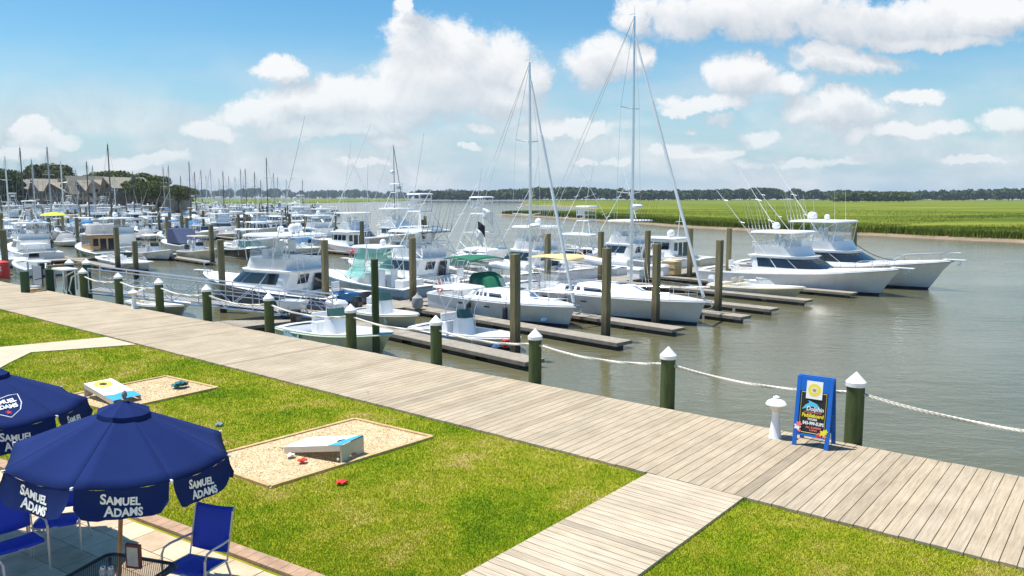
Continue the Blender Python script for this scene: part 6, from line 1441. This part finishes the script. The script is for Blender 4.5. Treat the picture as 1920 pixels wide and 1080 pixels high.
def tree_proto(seed, h, w, mat, name='oak_tree'):
    global NG
    g0_ = NG; NG = np.random.default_rng(seed); r = thing(name, 'x', 'tree', (0,0,0)); mb = MB(); mb.tube([(0,0,-.5),(.2,0,h*.2),(.1,.1,h*.42),(0,0,h*.62)], h*.028, 7, h*.012); n = 13; C = []; Rr = []
    for i in range(n):
        a = i*2.4+NG.random(); rr = w*.5*(.25+.7*NG.random()); z = h*(.45+.42*NG.random())*(1-.15*rr/w); p = (cos(a)*rr, sin(a)*rr, z); mb.tube([(0,0,h*(.22+.2*NG.random())), (p[0]*.55,p[1]*.55,z*.86), p], h*.010, 5, h*.004)
        s = w*(.15+.10*NG.random()); C.append(p); Rr.append((s,s,s*.72))
    C.append((0,0,h*.84)); Rr.append((w*.26,w*.26,h*.15)); C.append((0,0,h*.5)); Rr.append((w*.42,w*.42,h*.22))
    mb.build('trunk', BARK, r, smooth=True); tri_mesh('crown', leaf_quads(np.array(C), np.array(Rr), 5200, .36), mat, r, k=4); NG = g0_; return r
TP = [tree_proto(1, 13, 12, leaf_a), tree_proto(2, 11, 13, leafmat('oak_foliage_olive', (.06,.07,.016), (.10,.12,.03), (.16,.17,.05))), tree_proto(5, 14, 11, leafmat('oak_foliage_deep', (.018,.04,.012), (.032,.065,.02), (.055,.085,.03)))]
index_children(); used = [0,0,0]; TREES = []
TL = [(-40,335,1.1,2),(-8,326,1.0,2),(14,324,1.0,0),(36,326,1.0,2),(56,332,1.15,0),(82,318,1.0,1),(100,312,1.22,1),(118,322,1.1,1),(140,334,1.05,0),(165,338,1.0,1),(190,338,1.0,2),(212,324,1.1,1),(236,324,1.15,0),(254,330,1.0,1),(276,328,1.15,0),(292,332,1.1,1),(302,345,1.0,1),(316,350,.95,0),(334,356,.9,1),(10,352,.9,2),(34,356,.9,0),(-70,330,1.2,0),(264,340,1.3,0),(276,348,1.3,1),(290,346,1.3,0),(338,352,1.3,1),(345,362,.7,0)]
for i, (px, ty, s, k) in enumerate(TL):
    d = 300 if ty < 352 else 262; 
    if px < 30: d = 262 if s > .95 else 240
    if px > 265: d = 262
    if s == 1.3: d = 232
    if s != 1.3 and ty < 356 and px > 60: ty += 3
    o = TP[k] if used[k] == 0 else copy_tree(TP[k]); used[k] += 1; H0 = (13,11,14)[k]; ratio = (ty-540)/F*.993+.1165; zt = HC - ratio*d; ss = max(.45, (zt-.2)/H0*1.12)
    o.location = ((px-960)/F*d, d, .2); o.scale = (ss*.85+.1, ss*.85+.1, ss); o.rotation_euler = (0,0,R.uniform(0,6.28)); o['group'] = 'trees round the townhouses'; TREES.append(o)
TREES.sort(key=lambda o: o.location.x/o.location.y)
for i, o in enumerate(TREES): o['label'] = f'leafy oak tree around the brown townhouses, {ordinal(i, len(TREES))}'
# ---------------------------------------------------------------- thin summer haze over the far water
HAZE = .00012
m = bpy.data.materials.new('haze_air'); m.use_nodes = True; nt = m.node_tree; nt.nodes.clear(); out = N(nt, 'ShaderNodeOutputMaterial'); pv = N(nt, 'ShaderNodeVolumePrincipled')
pv.inputs['Color'].default_value = (.72,.84,1,1); pv.inputs['Density'].default_value = HAZE; nt.links.new(pv.outputs[0], out.inputs['Volume'])
if HAZE > 0:
    hz = MB().loft([[(x,y,z) for x,y in ((-4200,-80),(4200,-80),(4200,4200),(-4200,4200))] for z in (-5.6, 34)]).build('haze', m); tag(hz, kind='stuff')
for o in list(COL.objects):
    if o.type == 'MESH' and not o.parent and 'label' not in o and 'kind' not in o: print('UNTAGGED', o.name)
